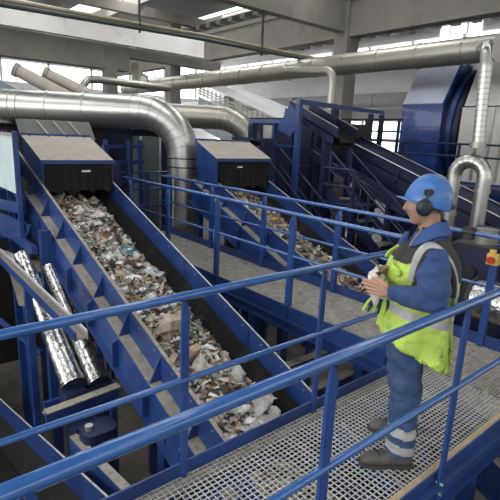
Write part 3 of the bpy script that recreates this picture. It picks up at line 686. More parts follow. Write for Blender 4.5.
MB().bar((6.2,.3,-.3),(6.2,-1.2,.5),.03,.05).build('brace', worn_edge, t)
MB().bar((7.2,.6,.9),(7.2,-1.4,.1),.03,.05).build('brace', worn_edge, t)
MB().box(7.2,7.3,-1.2,1.2,.2,.75).build('panel', dark_blue, t)
t = thing('steel_drum', 'shiny steel cylinder behind the toe board at the right edge', 'drum', (5.6,-.25,-FL))
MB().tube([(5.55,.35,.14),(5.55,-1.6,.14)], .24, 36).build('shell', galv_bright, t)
MB().tube([(5.55,.36,.14),(5.55,.33,.14)], .27, 36).build('end_flange', black, t)
MB().box(5.45,6.3,-.2,0,-.16,-.1).build('cradle_arm', dark_blue, t); MB().box(6.2,6.3,-.2,-.1,-FL,-.16).build('leg', dark_blue, t)
m = MB(); rn = random.Random(4)
for i in range(9): m.box(5.315,5.320,-.33+i*.022,-.33+i*.022+.008+.006*rn.random(),.02,.035)
m.build('stencil_mark', mat('stencil',(.7,.7,.68),.6), t)
t = thing('dark_belt_drive', 'dark blue angled guard below the main walkway at bottom right', 'guard', (3.4,-1.2,-1.2))
m = MB(); m.prism([(2.95,-1.05,-.55),(3.6,-1.05,-.35),(3.6,-1.05,-1.0),(2.95,-1.05,-1.1)], (0,-.55,0)); m.build('guard', dark_blue, t)
MB().box(3.2,3.4,-1.4,-1.2,-FL,-.8).build('leg', dark_blue, t)
t = thing('timber_platform', 'grey slatted platform below the walkway at bottom right', 'platform', (2.6,-1.6,-1.3))
for k in range(9): MB().box(2.3,3.1,-2.2+k*.14,-2.2+k*.14+.11,-1.24,-1.2).build('slat', dusty, t)
for x in (2.35,3.0): MB().box(x,x+.08,-2.2,-1.0,-FL,-1.24).build('leg', dark_blue, t)
t = thing('lower_crossbeam', 'tan topped blue beams below the side walkway', 'beam', (3.2,1.2,-1))
for k, (y, z) in enumerate(((1.75,-.88),(1.30,-1.0),(.75,-1.0))):
    MB().box(3.0,5.0,y,y+.08,z-.14,z).build('beam', steel_blue, t)
    MB().box(3.0,5.0,y-.02,y+.10,z,z+.012).build('top_strip', dusty, t)
MB().box(3.25,3.33,1.75,1.85,-FL,-1.0).build('leg', steel_blue, t)
MB().box(3.25,3.33,.75,.83,-FL,-1.1).build('leg', steel_blue, t)
MB().box(3.22,3.30,.75,1.9,-1.2,-1.12).build('beam', steel_blue, t)
t = thing('metal_offcut', 'crumpled white metal strip beside the left conveyor under the side walkway', 'metal scrap', (3.2,1.9,-.9))
vs, fs = crumple(8,.5,.14,33,.03); m = MB(); Rr = Matrix.Rotation(.9,3,'Z')@Matrix.Rotation(.3,3,'Y')
m.add([V((3.22,1.95,-.55)) + Rr@V(p) for p in vs], fs); m.build('strip', whitem, t)
MB().box(3.1,3.35,1.75,2.1,-FL,-.62).build('base', dark_blue, t)

# ------------------------------------------------------------------ white machinery in the distance
t = thing('white_conveyor', 'long white covered conveyor descending in the distance behind the ducts', 'conveyor', (11,11,0))
m = MB(); m.prism([(11,14.8,3.95),(11,14.8,4.25),(11,8.6,2.455),(11,8.6,2.155)], (.9,0,0)); m.build('cover', white_sheet, t)
m = MB()
for k in range(3): m.bar((10.95,14.8,3.78-k*.10),(10.95,8.6,1.985-k*.10),.03,.035)
m.build('cable_run', galv_dirty, t)
m = MB()
for k in range(22): y = 14.6-k*.28; m.box(10.94,10.97,y,y+.03,3.9-(14.8-y)*.2895-.4,3.9-(14.8-y)*.2895)
m.build('bracket_row', galv_dirty, t)
for y,z in ((13,3.4),(9.2,2.2)): MB().box(11.2,11.5,y,y+.3,-FL,z).build('leg', galv_dirty, t)
m = MB(); m.prism([(11.0,14.8,3.4),(11.0,8.6,1.6),(11.0,8.6,.5),(11.0,14.8,2.2)], (.05,0,0)); m.build('side_panel', galv_sheet, t)
d7 = round_duct('ventilation_duct', 'pale horizontal duct far behind the column', [(16,24,3.5),(16,2,3.5)], .28, white_sheet, (16,12,3.2), 2.2, ring=galv, w=.06)
for i,(a,b,lb) in enumerate((((3.45,12.2,3.40),(4.9,11.4,2.60),'left of two stubby tan pipes rising behind the big duct'),((4.2,12.2,3.38),(5.8,11.4,2.62),'right of two stubby tan pipes rising behind the big duct'))):
    t = thing('exhaust_pipe', lb, 'pipe', b); MB().tube([a,b],.165,16).build('pipe', mat('tan_pipe%d'%i,(.40,.36,.30),.6,metal=.3), t)
    e = V(a).lerp(V(b),.06); MB().tube([a,e],.19,16).build('end_collar', dusty, t)
    MB().box(b[0]-.1,b[0]+.1,b[1]-.1,b[1]+.1,-FL,b[2]).build('stand', brown_dark, t)
t = thing('plant_hopper', 'grey hopper at the far left behind the big duct', 'hopper', (2.4,12.5,-FL))
m = MB(); m.prism([(2.3,12.6,3.2),(3.0,12.6,3.2),(4.6,12.6,2.4),(2.0,12.6,2.4)], (0,.6,0)); m.build('body', galv_sheet, t)
MB().box(2.2,4.4,12.7,13.1,-FL,2.4).build('stand', brown_dark, t)
t = thing('exhaust_pipe', 'looped grey pipe in the distance above the big duct', 'pipe', (7.5,13,3))
MB().tube([(5.6,13,2.9),(5.6,13,3.25),(5.75,13,3.42),(6.1,13,3.45),(8.6,13,3.42)], .12, 14).build('pipe', galv_dirty, t)
MB().box(5.4,8.6,13.2,13.6,-FL,2.9).build('stand', brown_dark, t)
t = thing('fan_unit', 'small grey round fan unit on the distant beam above the big duct', 'fan', (7.8,13.5,3.6))
MB().tube([(7.7,13.4,3.62),(7.7,13.2,3.62)], .22, 20).build('housing', galv_dirty, t)
MB().tube([(7.7,13.19,3.62),(7.7,13.15,3.62)], .12, 16).build('hub', white_sheet, t)
MB().box(7.62,7.78,13.35,13.9,3.5,4.2).build('bracket', galv_dirty, t)

# ------------------------------------------------------------------ the hall
structure(MB().box(-14,24,-14,30,-FL-.2,-FL).build('floor', concrete_f))
def wall_windows(name, axis, pos, a0, a1, z0, z1, bands, mt=wallpaint, th=.3):
    """bands: (za, zb) continuous window strips with mullions"""
    m = MB(); zs = [z0] + [v for b in bands for v in b] + [z1]
    for i in range(0, len(zs), 2):
        if axis == 'x': m.box(pos, pos+th, a0, a1, zs[i], zs[i+1])
        else: m.box(a0, a1, pos, pos+th, zs[i], zs[i+1])
    structure(m.build(name, mt))
wall_windows('wall_right', 'x', 20, -14, 30, -FL, 9.5, ((1.2,2.9),(5.75,6.45)))
wall_windows('wall_left', 'x', -14.3, -14, 30, -FL, 7.6, ((3.2,6.6),))
wall_windows('wall_front', 'y', -14.3, -14, 20, -FL, 7.6, ((4.4,6.4),))
wall_windows('wall_back', 'y', 26, -14, 20, -FL, 9.5, ((4.2,6.4),))
k = 1
for (za, zb) in ((1.2,2.9),(5.75,6.45)):
    m = MB(); y = -13
    while y < 30: m.box(20.1,20.2,y-.06,y+.06,za,zb); y += 2.4
    m.box(20.1,20.2,-14,30,(za+zb)/2-.04,(za+zb)/2+.04); structure(m.build('window_%d' % k, white_sheet)); k += 1
m = MB(); x = -13
while x < 20: m.box(x-.06,x+.06,26.1,26.2,4.2,6.4); x += 2.4
m.box(-14,20,26.1,26.2,5.26,5.34); structure(m.build('window_3', white_sheet))
pane = emit('lit_window', (1,1,1), 1.6)
for q_, (a, b) in enumerate(((9.22,9.62),(8.50,9.12),(7.85,8.38))):
    structure(MB().box(19.96,20.0,a,b,6.47,6.84).build('window_%d' % (q_+4), pane))
# column line, beams
structure(MB().box(11.72,12.28,7.85,8.35,-FL,7.2).build('column', concrete))
structure(MB().box(11.72,12.28,18.3,18.8,-FL,7.2).build('column', concrete))
structure(MB().box(6.9,7.3,14.3,14.7,-FL,4.7).build('column', concrete))
m = MB(); m.box(11.8,12.2,-8,26,4.97,5.95); m.box(11.72,12.28,-8,26,5.95,6.1); structure(m.build('beam', concrete))
m = MB(); m.box(5.6,11.72,7.95,8.25,5.10,5.30); m.box(5.6,11.72,8.0,8.2,5.3,7.0); structure(m.build('beam', concrete))
m = MB(); m.box(-8,10.7,14,14.3,4.78,5.55); structure(m.build('beam', concrete_lit))
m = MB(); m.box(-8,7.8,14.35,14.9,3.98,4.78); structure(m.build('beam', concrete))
m = MB(); m.box(7.4,11.8,14.4,14.8,4.45,4.78); structure(m.build('beam', concrete))
# pale wall strip above and right of the column line (rows of panels)
# roof: sheet bays with open skylight strips between, carried on purlins
m = MB()
bays = [(-14,-9),(-7,-2.5),(-.5,3.2),(4.2,8.8),(10.4,14),(15.5,20.3)]
m = MB()
for a, b in bays: m.box(a, b, -14, 30, 7.6, 7.75)
structure(m.build('roof', roof_mat))
for x in (-6,-3.2,-.8,1.4,3.4,5.6,7.8,10.0,14.5,17.5):
    structure(MB().box(x-.12,x+.12,-14,26,7.15,7.6).build('roof_beam', concrete))
for y in (4.5,11,18): structure(MB().box(-14,20,y-.15,y+.15,6.75,7.15).build('roof_beam', concrete))
m = MB()
for i in range(30): m.box(12.3, 18.6, -4+i*.8, -3.7+i*.8, 6.45, 6.6)
m.box(12.3,18.6,-4,20,6.6,6.63)
structure(m.build('ceiling', roof_mat))

# ------------------------------------------------------------------ the worker
skin = mat('skin', (.38,.215,.15), .5, var=.07, scale=25)
work_blue = mat('workwear_blue', (.024,.056,.155), .9, var=.25, scale=10, col2=(.045,.080,.175), c2lo=.5, c2hi=.8, bump=.5, bscale=22, sheen=.1)
trouser_blue = mat('trouser_blue', (.030,.062,.14), .9, var=.2, scale=9, col2=(.075,.12,.21), c2lo=.5, c2hi=.8, bump=.5, bscale=18)
hivis = mat('hivis_yellow', (.44,.60,.095), .75, var=.22, scale=9, col2=(.24,.33,.09), c2lo=.5, c2hi=.78, bump=.7, bscale=16)
charcoal = mat('vest_charcoal', (.035,.033,.03), .85, var=.25, scale=12, bump=.3, bscale=25)
reflect = mat('reflective_tape', (.42,.42,.40), .45, metal=.25, var=.08, scale=20)
helmet_m = mat('helmet_blue', (.040,.14,.39), .38, var=.15, scale=10, coat=.15, col2=(.11,.18,.32), c2lo=.6, c2hi=.85)
muff_m = mat('muff_dark', (.008,.014,.022), .4); hair_m = mat('hair', (.06,.04,.028), .8, var=.4, scale=40)
boot_m = mat('boot_leather', (.085,.078,.07), .8, var=.35, scale=14, bump=.3, bscale=30); sole_m = mat('boot_sole', (.04,.037,.033), .8)
W0 = V((2.37, -.605, 0)); ang = math.atan2(.644, -.765)
man = thing('person', 'worker in blue helmet, ear defenders and yellow vest, standing sideways looking down at his hands', 'person', W0)
man.rotation_euler = (0,0,ang); man['_w'] = [0,0,0]
def fuse(mb, name, mats, parent, voxel, smooth=6, colour=None, factor=.5):
    """one continuous skin over the lofted shapes"""
    me = bpy.data.meshes.new(name+'_src'); me.from_pydata(mb.v, [], mb.f)
    b = bmesh.new(); b.from_mesh(me); bmesh.ops.recalc_face_normals(b, faces=b.faces); b.to_mesh(me); b.free()
    o = bpy.data.objects.new(name+'_src', me); C.objects.link(o)
    r = o.modifiers.new('r', 'REMESH'); r.mode = 'VOXEL'; r.voxel_size = voxel
    s_ = o.modifiers.new('s', 'SMOOTH'); s_.iterations = smooth; s_.factor = factor
    dg = bpy.context.evaluated_depsgraph_get(); ev = o.evaluated_get(dg)
    m2 = bpy.data.meshes.new_from_object(ev); m2.name = name
    bpy.data.objects.remove(o); bpy.data.meshes.remove(me)
    mats = mats if isinstance(mats, (list,tuple)) else [mats]
    m2.materials.clear()
    for x in mats: m2.materials.append(x)
    if colour:
        for p in m2.polygons: p.material_index = colour(p.center)
    m2.shade_smooth()
    o = bpy.data.objects.new(name, m2); C.objects.link(o)
    if parent is not None: o.parent = parent
    o['_w'] = [0,0,0]
    return o
def ring(c, a, b): return (c, (a,0,0), (0,b,0))
def fold(me_o, amp, fr, zlo=-9, zhi=9, seed=0.):
    for v in me_o.data.vertices:
        c = v.co
        if zlo < c.z < zhi:
            d = noise.noise(V((c.x*fr, c.y*fr, c.z*fr*1.6 + seed))) + .5*noise.noise(V((c.x*fr*2.2, c.y*fr*2.2+seed, c.z*fr*2.6)))
            v.co = c + v.normal*d*amp
# body: head, neck, hands in one skin with the (clothed) trunk and limbs
def limb(mb, pts, rad, n=16):
    out = []; k = len(pts)
    mb.tube(pts, rad, n)
    for p, r_ in ((pts[0], rad[0]), (pts[-1], rad[-1])):
        rr = max(r_) if isinstance(r_, tuple) else r_
        mb.ell(p, (rr,)*3, 12, 8)
    return mb
def hand(mb, wrist, d, palm_n, side, curl, sc=1.0):
    """wrist point, pointing direction, palm normal, thumb side vector"""
    d = V(d).normalized(); n_ = V(palm_n).normalized(); s_ = V(side).normalized()
    w = V(wrist); pc = w + d*.052*sc
    M3 = Matrix((d, s_, n_)).transposed()
    mb.ell(pc, (.052*sc, .041*sc, .017*sc), 16, 10, M3)
    mb.ell(w + d*.012, (.03*sc,.029*sc,.02*sc), 14, 8, M3)
    L = (.044,.048,.045,.036)
    for i in range(4):
        off = (.030 - .020*i)*sc
        p = w + d*(.088 - .004*abs(i-1))*sc + s_*off
        a = curl[i]; pts = [p - d*.03*sc]; pts.append(p); ang_ = a*.6
        for k, fr in enumerate((1, .62, .48)):
            dirv = d*math.cos(ang_) + n_*math.sin(ang_)
            p = p + dirv*L[i]*fr*sc; pts.append(p); ang_ += a*(.9 if k == 0 else .6)
        rr = (.0095, .0098, .0088, .0080, .0068); rr = [r_*sc*(1 if i < 3 else .88) for r_ in rr]
        limb(mb, pts, rr, 12)
    b0 = w + d*.022*sc + s_*.028*sc; b1 = b0 + (d*.55 + s_*.75 + n_*.35).normalized()*.038*sc
    b2 = b1 + (d*.8 + s_*.15 + n_*.6).normalized()*.032*sc; b3 = b2 + (d*.8 - s_*.15 + n_*.6).normalized()*.024*sc
    limb(mb, [b0, b1, b2, b3], [.0155*sc,.012*sc,.0108*sc,.0085*sc], 12)
B = MB()
HR = Matrix.Rotation(math.radians(10),3,'Y')        # head tipped forward
hc = V((-.035,0,1.628))
def hp(x,y,z): return hc + HR @ V((x,y,z))
B.ell(hp(-.012,0,.020), (.100,.078,.092), 28, 18, HR)
B.ell(hp(.040,0,-.045), (.066,.060,.085), 24, 16, HR)
B.ell(hp(.060,0,-.100), (.038,.042,.032), 20, 12, HR)      # chin
B.ell(hp(.005,0,-.080), (.066,.056,.042), 20, 12, HR)      # jaw
B.tube([hp(.092,0,.022), hp(.112,0,-.012), hp(.127,0,-.030), hp(.108,0,-.042)], [(.009,.009),(.0105,.011),(.0125,.0125),(.012,.012)], 12)   # nose
for sy in (-1,1): B.ell(hp(.108,sy*.012,-.038), (.011,.008,.008), 12, 8, HR)
B.ell(hp(.086,0,.028), (.018,.050,.010), 18, 8, HR)        # brow
B.ell(hp(.096,0,-.066), (.012,.023,.006), 16, 8, HR); B.ell(hp(.094,0,-.077), (.0125,.020,.006), 16, 8, HR)
for sy in (-1,1): B.ell(hp(.062,sy*.040,-.030), (.022,.018,.020), 14, 8, HR)
for sy in (-1,1): B.ell(hp(-.005,sy*.078,-.01), (.018,.010,.032), 14, 8, HR)
B.rings([ring((-.062,0,1.56),.055,.055), ring((-.072,0,1.48),.060,.058), ring((-.082,0,1.40),.066,.070), ring((-.09,0,1.33),.09,.14)], 24)
B.rings([ring((-.09,0,1.36),.07,.15), ring((-.08,0,1.25),.115,.17), ring((-.07,0,1.1),.12,.15), ring((-.08,0,.95),.11,.15), ring((-.08,0,.86),.10,.15)], 24)
# limb skeleton under the clothes
LS, LE, LWr = V((-.045,.20,1.335)), V((-.045,.265,1.125)), V((.165,.185,1.140))
RS, RE, RWr = V((-.06,-.20,1.335)), V((-.01,-.25,1.12)), V((.115,-.03,1.20))
limb(B, [LS, LE], [.05,.042]); limb(B, [LE, LWr], [.042,.028]); limb(B, [RS, RE], [.05,.042]); limb(B, [RE, RWr], [.042,.028])
LH, LK, LA = V((-.05,.085,.90)), V((-.02,.095,.50)), V((-.045,.10,.10))
RH, RK, RA = V((-.07,-.09,.90)), V((-.075,-.14,.50)), V((-.19,-.20,.10))
limb(B, [LH, LK], [.085,.058]); limb(B, [LK, LA], [.056,.036]); limb(B, [RH, RK], [.085,.058]); limb(B, [RK, RA], [.056,.036])
body = fuse(B, 'body', skin, man, .0075, 5)
Hd = MB()
hand(Hd, LWr + V((.0,0,0)), (.86,-.42,.10), (.35,-.80,-.10), (.08,-.1,1), (1.15,1.2,1.25,1.3), 1.0)
hl = fuse(Hd, 'hand', skin, man, .0032, 3, factor=.4)
Hd = MB()
hand(Hd, RWr, (.85,.30,-.20), (.1,.75,-.45), (-.05,.35,1), (.8,.9,.9,1.0), 1.0)
fuse(Hd, 'hand', skin, man, .0032, 3, factor=.4)
for sy in (-1,1):
    MB().ell(hp(.076,sy*.032,-.003), (.011,.013,.009), 16, 10, HR).build('eye', mat('eye_white',(.5,.46,.42),.3), man)
    e = MB().ell(hp(.084,sy*.034,-.004), (.0045,.0055,.0055), 12, 8, HR); e.build('iris', mat('iris',(.03,.03,.035),.2), man)
    MB().tube([hp(.088,sy*.015,.030),hp(.088,sy*.032,.034),hp(.074,sy*.052,.028)], [.003,.004,.002], 8).build('eyebrow', hair_m, man)
H_ = MB(); H_.ell(hp(-.022,0,.010), (.096,.0795,.080), 24, 16, HR); H_.ell(hp(-.058,0,-.03), (.050,.064,.042), 20, 12, HR)
fuse(H_, 'hair', hair_m, man, .006, 4)
# helmet
HM = MB(); n = 44; vs = []; hcen = V((-.040,0,1.606)); HT = Matrix.Rotation(math.radians(-13),3,'Y')
A, Bq, Hh = .130, .114, .163
rows = 12
for i in range(rows+1):
    ph = (PI/2)*i/rows
    for j in range(n):
        th = 2*PI*j/n; r_ = math.cos(ph)**.82; 
        x = A*r_*math.cos(th); y = Bq*r_*math.sin(th); z = Hh*math.sin(ph)
        ridge = 1 + .018*math.exp(-(y/.022)**2)*(z/Hh)
        vs.append(hcen + HT @ V((x, y, z*ridge)))
fs = [(i*n+j, i*n+(j+1)%n, (i+1)*n+(j+1)%n, (i+1)*n+j) for i in range(rows) for j in range(n)]
k = len(vs); ins = []
for v in vs: ins.append(hcen + (v-hcen)*.975)
HM.add(vs+ins, fs + [tuple(k+q for q in f[::-1]) for f in fs] + [(j, k+j, k+(j+1)%n, (j+1)%n) for j in range(n)])
hel = HM.build('helmet', helmet_m, man, angle=50)
vs = []
for j in range(n):
    th = 2*PI*j/n; c_ = math.cos(th)
    pk = .006 + .040*max(0,c_)**2.2
    for (dr_, dz_) in ((-.004,.004),(pk,.002-.12*pk),(pk,-.003-.12*pk),(-.004,-.010)):
        vs.append(hcen + HT @ V(((A+dr_)*c_, (Bq+dr_*.6)*math.sin(th), dz_)))
fs = [(j*4+a, j*4+(a+1)%4, ((j+1)%n)*4+(a+1)%4, ((j+1)%n)*4+a) for j in range(n) for a in range(4)]
MB().add(vs, fs).build('brim', helmet_m, hel, angle=50)
MB().tube([hcen+HT@V((-.130,-.03,.02)), hcen+HT@V((-.145,0,.02)), hcen+HT@V((-.130,.03,.02))], [.012,.016,.012], 10).build('back_strap', black, hel)
# ear defenders
for sy in (-1,1):
    c = V((.010,sy*.097,1.597)); m = MB()
    m.rings([((c.x,c.y-sy*.014,c.z),(.036,0,0),(0,0,.040)),((c.x,c.y,c.z),(.043,0,0),(0,0,.048)),((c.x,c.y+sy*.018,c.z),(.041,0,0),(0,0,.046)),((c.x,c.y+sy*.029,c.z),(.030,0,0),(0,0,.034)),((c.x,c.y+sy*.031,c.z),(.012,0,0),(0,0,.015))], 28)
    ed = m.build('ear_defender', muff_m, man, angle=50)
    m = MB(); m.tube([c+V((0,sy*.026,.03)), c+V((.002,sy*.034,.075)), c+V((-.004,sy*.026,.10))], [(.010,.005)]*3, 10)
    m.build('arm', black, ed)
    m = MB(); m.rings([(c+V((-.006,sy*.020,.085)),(.026,0,.0),(0,0,.018)),(c+V((-.006,sy*.034,.087)),(.022,0,0),(0,0,.015))], 16, ex=3)
    m.build('clip', black, ed)
m = MB(); m.tube([V((.005,.088,1.56)), V((-.002,.076,1.51)), V((.0,.070,1.47)), V((.03,.068,1.42)), V((.05,.066,1.38))], .0025, 6); m.build('cord', mat('cord_tan',(.35,.27,.18),.7), man)
# jacket: sleeves and collar
J = MB()
limb(J, [LS+V((.01,-.01,.0)), LS.lerp(LE,.35)+V((.012,.012,0)), LS.lerp(LE,.75)+V((.0,.008,0)), LE], [(.082,.070),(.090,.078),(.087,.076),(.070,.066)], 20)
limb(J, [LE, LE.lerp(LWr,.35), LE.lerp(LWr,.7), LWr-V((.018,-.004,0))], [.068,.064,.055,.044], 20)
jl = fuse(J, 'sleeve', work_blue, man, .0085, 5); fold(jl, .010, 11, seed=2.)
J = MB()
limb(J, [RS, RE], [.082,.066], 20); limb(J, [RE, RWr-V((.02,.01,0))], [.066,.044], 20)
jr = fuse(J, 'sleeve', work_blue, man, .0095, 5); fold(jr, .008, 12, seed=7.)
MB().tube([LWr-V((.030,-.006,0)), LWr-V((.012,-.0,0))], [.047,.046], 24).build('cuff', work_blue, man)
# shirt collar, standing round the neck
vs = []; n = 28
for j in range(n+1):
    th = -2.6 + 5.2*j/n + PI       # open to the front
    cx, cy = math.cos(th), math.sin(th)
    front = max(0, -math.cos(th-0)) if False else max(0, cx)
    base = V((-.080 + .100*cx + .020*front, .112*cy, 1.425 - .060*front)); top = V((-.074 + .084*cx + .030*front, .086*cy, 1.520 - .085*front))
    fall = V((-.078 + .112*cx + .040*front, .124*cy, 1.452 - .095*front))
    vs += [base, top, fall, fall + V((0,0,-.004)) + V((-cx,-cy,0))*.006, base + V((-cx,-cy,0))*.006]
fs = [(i*5+a, i*5+(a+1)%5, (i+1)*5+(a+1)%5, (i+1)*5+a) for i in range(n) for a in range(5)] + [tuple(range(5)), tuple(n*5+a for a in range(4,-1,-1))]
MB().add(vs, fs).build('collar', mat('collar_blue',(.035,.075,.22),.85,var=.15,scale=12), man, angle=50)
# vest: yellow body, charcoal yoke, reflective belt
Vt = MB()
Vt.rings([((-.066,0,.742),(.205,0,.10),(0,.230,0)), ((-.062,0,.86),(.200,0,.06),(0,.222,0)), ((-.060,0,.98),(.192,0,.03),(0,.205,0)), ((-.060,0,1.10),(.200,0,.01),(0,.200,0)),
          ((-.058,0,1.20),(.200,0,0),(0,.195,0)), ((-.068,0,1.28),(.180,0,0),(0,.190,0)), ((-.080,0,1.345),(.140,0,0),(0,.180,0)), ((-.088,0,1.390),(.105,0,0),(0,.150,0)),
          ((-.090,0,1.430),(.085,0,0),(0,.100,0)), ((-.098,0,1.475),(.072,0,.02),(0,.085,0))], 40, ex=2.5)
def vcol(p):
    zb = .985 + .32*(p.x+.05)*.75
    if abs(p.z - zb) < .028: return 2
    yk = 1.300 - .15*(p.x)
    if p.z > yk: return 1
    if p.x < -.06 and p.z > 1.19: return 1
    if p.y > .155 and p.z > 1.17 and p.x > -.17 and p.x < .05: return 1
    return 0
vest = fuse(Vt, 'vest', [hivis, charcoal, reflect], man, .0095, 4, None); 
for v in vest.data.vertices:
    c = v.co
    k = max(0, 1 - (c.z-.68)/.45) if c.z < 1.13 else 0
    a = math.atan2(c.y, c.x+.06)
    d = .010*noise.noise(V((a*2.6, c.z*5, 3))) + .016*k*math.sin(a*7 + 2*noise.noise(V((a, c.z*3, 0)))) + .008*noise.noise(V((c.x*16,c.y*16,c.z*20)))
    v.co = c + v.normal*d
    if c.x > .02 and c.z > 1.08: v.co.x -= .022*math.exp(-((c.z-1.12)/.05)**2)
for p in vest.data.polygons: p.material_index = vcol(p.center)
bandp = [(.063,.20,1.215),(.066,.215,1.265),(.056,.222,1.355),(.015,.210,1.408),(-.042,.208,1.412),(-.108,.215,1.355),(-.150,.212,1.286),(-.180,.196,1.204),(-.192,.185,1.10),(-.195,.175,1.00)]
def smoothp(pts, k=4):
    pts = [V(p) for p in pts]; out = []
    for i in range(len(pts)-1):
        p0, p1, p2, p3 = pts[max(i-1,0)], pts[i], pts[i+1], pts[min(i+2,len(pts)-1)]
        for j in range(k):
            t = j/k; out.append(.5*((2*p1)+(p2-p0)*t+(2*p0-5*p1+4*p2-p3)*t*t+(3*p1-p0-3*p2+p3)*t**3))
    out.append(pts[-1]); return out
sp = smoothp(bandp, 5); vs = []; cc = V((-.06,.2,1.2))
for i, p in enumerate(sp):
    t_ = (sp[min(i+1,len(sp)-1)]-sp[max(i-1,0)]).normalized(); out_ = (p-cc); out_.y = 0
    out_ = (out_ - t_*out_.dot(t_)).normalized(); sd = t_.cross(out_).normalized()
    w_ = .013
    vs += [p + out_*w_ - V((0,.022,0)), p + out_*w_*.6 + V((0,.010,0)), p - out_*w_*.9 + V((0,.014,0)), p - out_*w_ - V((0,.022,0))]
k = len(sp); fs = [(i*4+a, i*4+(a+1)%4, (i+1)*4+(a+1)%4, (i+1)*4+a) for i in range(k-1) for a in range(4)] + [(0,1,2,3), tuple((k-1)*4+a for a in (3,2,1,0))]
MB().add(vs, fs).build('armhole_tape', reflect, vest, angle=50)
# charcoal armhole lining inside the tape
sp2 = [cc + (p-cc)*.86 + V((0,.004,0)) for p in sp[2:-6]]
MB().tube(sp2, [(.020,.016)]*len(sp2), 12).build('armhole_lining', charcoal, vest)
MB().tube(smoothp([(.125,.05,1.285),(.135,.09,1.262),(.118,.13,1.252),(.110,.135,1.228),(.128,.10,1.222)],5), .008, 8).build('zip_flap', hivis, vest)
m = MB(); m.tube([(.150,.01,1.30),(.140,.03,1.335),(.105,.05,1.375)], [(.018,.008),(.018,.008),(.012,.006)], 10); m.build('lapel', hivis, vest)
# trousers
T = MB()
T.rings([ring((-.075,0,1.0),.11,.155), ring((-.075,0,.90),.115,.160), ring((-.07,0,.82),.11,.158), ring((-.065,0,.79),.09,.14)], 28)
limb(T, [LH+V((.02,0,-.02)), V((-.004,.092,.76)), V((-.012,.094,.62)), LK+V((-.004,0,0)), V((-.022,.098,.38)), V((-.032,.10,.22)), V((-.037,.10,.115))],
     [.096,(.106,.096),(.103,.096),(.096,.094),(.090,.088),(.086,.084),(.083,.082)], 24)
limb(T, [RH+V((.01,0,-.02)), V((-.05,-.105,.76)), RK+V((.0,0,0)), V((-.12,-.17,.32)), V((-.17,-.19,.12))], [.112,.106,.092,.084,.080], 24)
def tcol(p):
    if p.y > 0:
        return 1 if (abs(p.z-.262-(p.x)*.12) < .030 or abs(p.z-.152-(p.x)*.12) < .029) else 0
    return 1 if (abs(p.z-.27) < .026 or abs(p.z-.165) < .026) else 0
tr = fuse(T, 'trousers', [trouser_blue, reflect], man, .010, 4, None); fold(tr, .012, 8, .0, .80, 3.)
fold(tr, .006, 20, .05, .55, 9.)
for p in tr.data.polygons: p.material_index = tcol(p.center)
# cut the rounded bottoms at the hem
b = bmesh.new(); b.from_mesh(tr.data)
bmesh.ops.bisect_plane(b, geom=b.verts[:]+b.edges[:]+b.faces[:], plane_co=(0,0,.078), plane_no=(0,0,-1), clear_outer=True); b.to_mesh(tr.data); b.free()
tr.data.shade_smooth()
# boots
def boot(hx, y, yawd, zz=0.):
    b = MB(); Rz = Matrix.Rotation(yawd,3,'Z'); o_ = V((hx, y, zz))
    def P(x,yy,z): return o_ + Rz @ V((x,yy,z))
    def rg(x, w, z0, z1): return (P(x,0,(z0+z1)/2), Rz@V((0,w,0)), V((0,0,(z1-z0)/2)))
    b.rings([rg(-.012,.026,.02,.07), rg(.02,.040,.014,.12), rg(.07,.043,.014,.135), rg(.12,.044,.014,.11), rg(.17,.050,.014,.088), rg(.225,.052,.014,.076), rg(.275,.045,.014,.064), rg(.302,.026,.016,.045)], 20, ex=2.6)
    b.rings([(P(.062,0,.07),Rz@V((.052,0,0)),Rz@V((0,.042,0))),(P(.055,0,.15),Rz@V((.050,0,0)),Rz@V((0,.043,0)))], 20)
    bo = fuse(b, 'boot', boot_m, man, .006, 4)
    s_ = MB(); out = []
    for x, w in ((-.016,.03),(.02,.044),(.08,.045),(.13,.044),(.18,.052),(.23,.055),(.285,.046),(.312,.022)): out.append((x,w))
    poly = [P(x,w,0) for x,w in out] + [P(x,-w,0) for x,w in reversed(out)]
    s_.prism(poly, (0,0,.024)); so = s_.build('sole', sole_m, bo)
    l_ = MB()
    for k in range(4): l_.tube([P(.115+.028*k,.028,.118-.011*k),P(.115+.028*k,0,.126-.012*k),P(.115+.028*k,-.028,.118-.011*k)], .003, 6)
    l_.build('laces', black, bo)
boot(-.105, .105, 0.0); boot(-.245, -.215, -.12)
# what he holds
m = MB(); vs, fs = crumple(10, .15, .12, 55, .03); Rr = Matrix.Rotation(1.25,3,'X') @ Matrix.Rotation(.9,3,'Y')
def w2(p): return W0 + Matrix.Rotation(ang,3,'Z') @ V(p)
Rw = Matrix.Rotation(ang,3,'Z')
m.add([w2(V((.222,.055,1.195)) + Rr@V(p)) for p in vs], fs)
vs, fs = crumple(10, .10, .08, 77, .03)
m.add([w2(V((.205,.045,1.165)) + Matrix.Rotation(.4,3,'Y')@V(p)) for p in vs], fs)
vs, fs = crumple(8, .13, .05, 78, .02)
m.add([w2(V((.205,.07,1.09)) + Matrix.Rotation(1.35,3,'Y')@V(p)) for p in vs], fs)
tag(m.build('crumpled_paper', mat('paper_grey',(.58,.55,.48),.8,var=.2,scale=25), None, angle=25), 'crumpled grey paper held in both hands of the worker', 'paper')
gl = [mat('cloth_green',(.38,.62,.07),.8), mat('cloth_black',(.02,.02,.02),.8)]
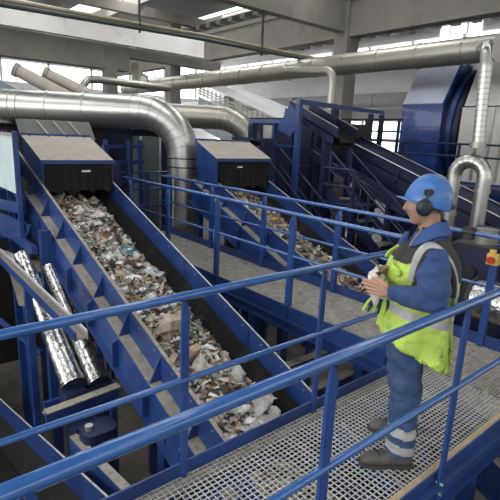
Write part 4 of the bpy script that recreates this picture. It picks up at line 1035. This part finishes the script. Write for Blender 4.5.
t = tag(MB().build if False else thing('striped_cloth', 'green and black striped cloth hanging below the worker\'s hands', 'cloth', w2((.19,.06,.98))), None, None)
for k in range(7):
    m = MB(); a = w2((.215-.016*k,.045+.006*k,1.065-.008*(k%2))); b_ = w2((.270-.030*k,.06,.985-.006*k))
    m.tube([a, a.lerp(b_,.5)+V((0,0,.01)), b_], [(.007,.006),(.010,.007),(.008,.005)], 8); m.build('stripe', gl[k%2], t)

# ------------------------------------------------------------------ light
W = bpy.data.worlds.new('world'); S.world = W; W.use_nodes = True; nt = W.node_tree
bg = nt.nodes['Background']; bg.inputs[0].default_value = (.93,.97,1.0,1); bg.inputs[1].default_value = 3.6
sun = bpy.data.lights.new('sun', 'SUN'); so = bpy.data.objects.new('sun', sun); C.objects.link(so)
sun.energy = 1.0; sun.angle = math.radians(25); sun.color = (1,.98,.94)
so.rotation_euler = V((-.35,-.45,1)).to_track_quat('Z','Y').to_euler()
# daylight entering through the skylight strips
for i,(x,y,sx,sy,e) in enumerate(((4,9,2,14,260),(9.6,13,1.4,16,480),(14.8,10,1.6,16,750),(-1.5,8,2,14,260))):
    L = bpy.data.lights.new('skylight_%d'%(i+1), 'AREA'); L.shape = 'RECTANGLE'; L.size = sx; L.size_y = sy; L.energy = e; L.color = (.97,.98,1)
    o = bpy.data.objects.new('skylight_%d'%(i+1), L); C.objects.link(o); o.location = (x,y,7.55)
L = bpy.data.lights.new('window_daylight', 'AREA'); L.shape = 'RECTANGLE'; L.size = 3.2; L.size_y = 26; L.energy = 1500; L.color = (.95,.98,1)  # added area lamp inside the unseen left wall, brightens faces turned left
o = bpy.data.objects.new('window_daylight', L); C.objects.link(o); o.location = (-13.9,6,5.0); o.rotation_euler = V((-1,0,.12)).to_track_quat('Z','X').to_euler()
# ------------------------------------------------------------------ lift everything onto the hall floor, tidy up
for o in C.objects:
    if o.parent is None: o.location.z += FL
for o in C.objects:
    if '_w' in o: del o['_w']
vs_ = S.view_settings; vs_.view_transform = 'Standard'; vs_.look = 'None'; vs_.gamma = 1; vs_.use_curve_mapping = False; vs_.exposure = 0.0
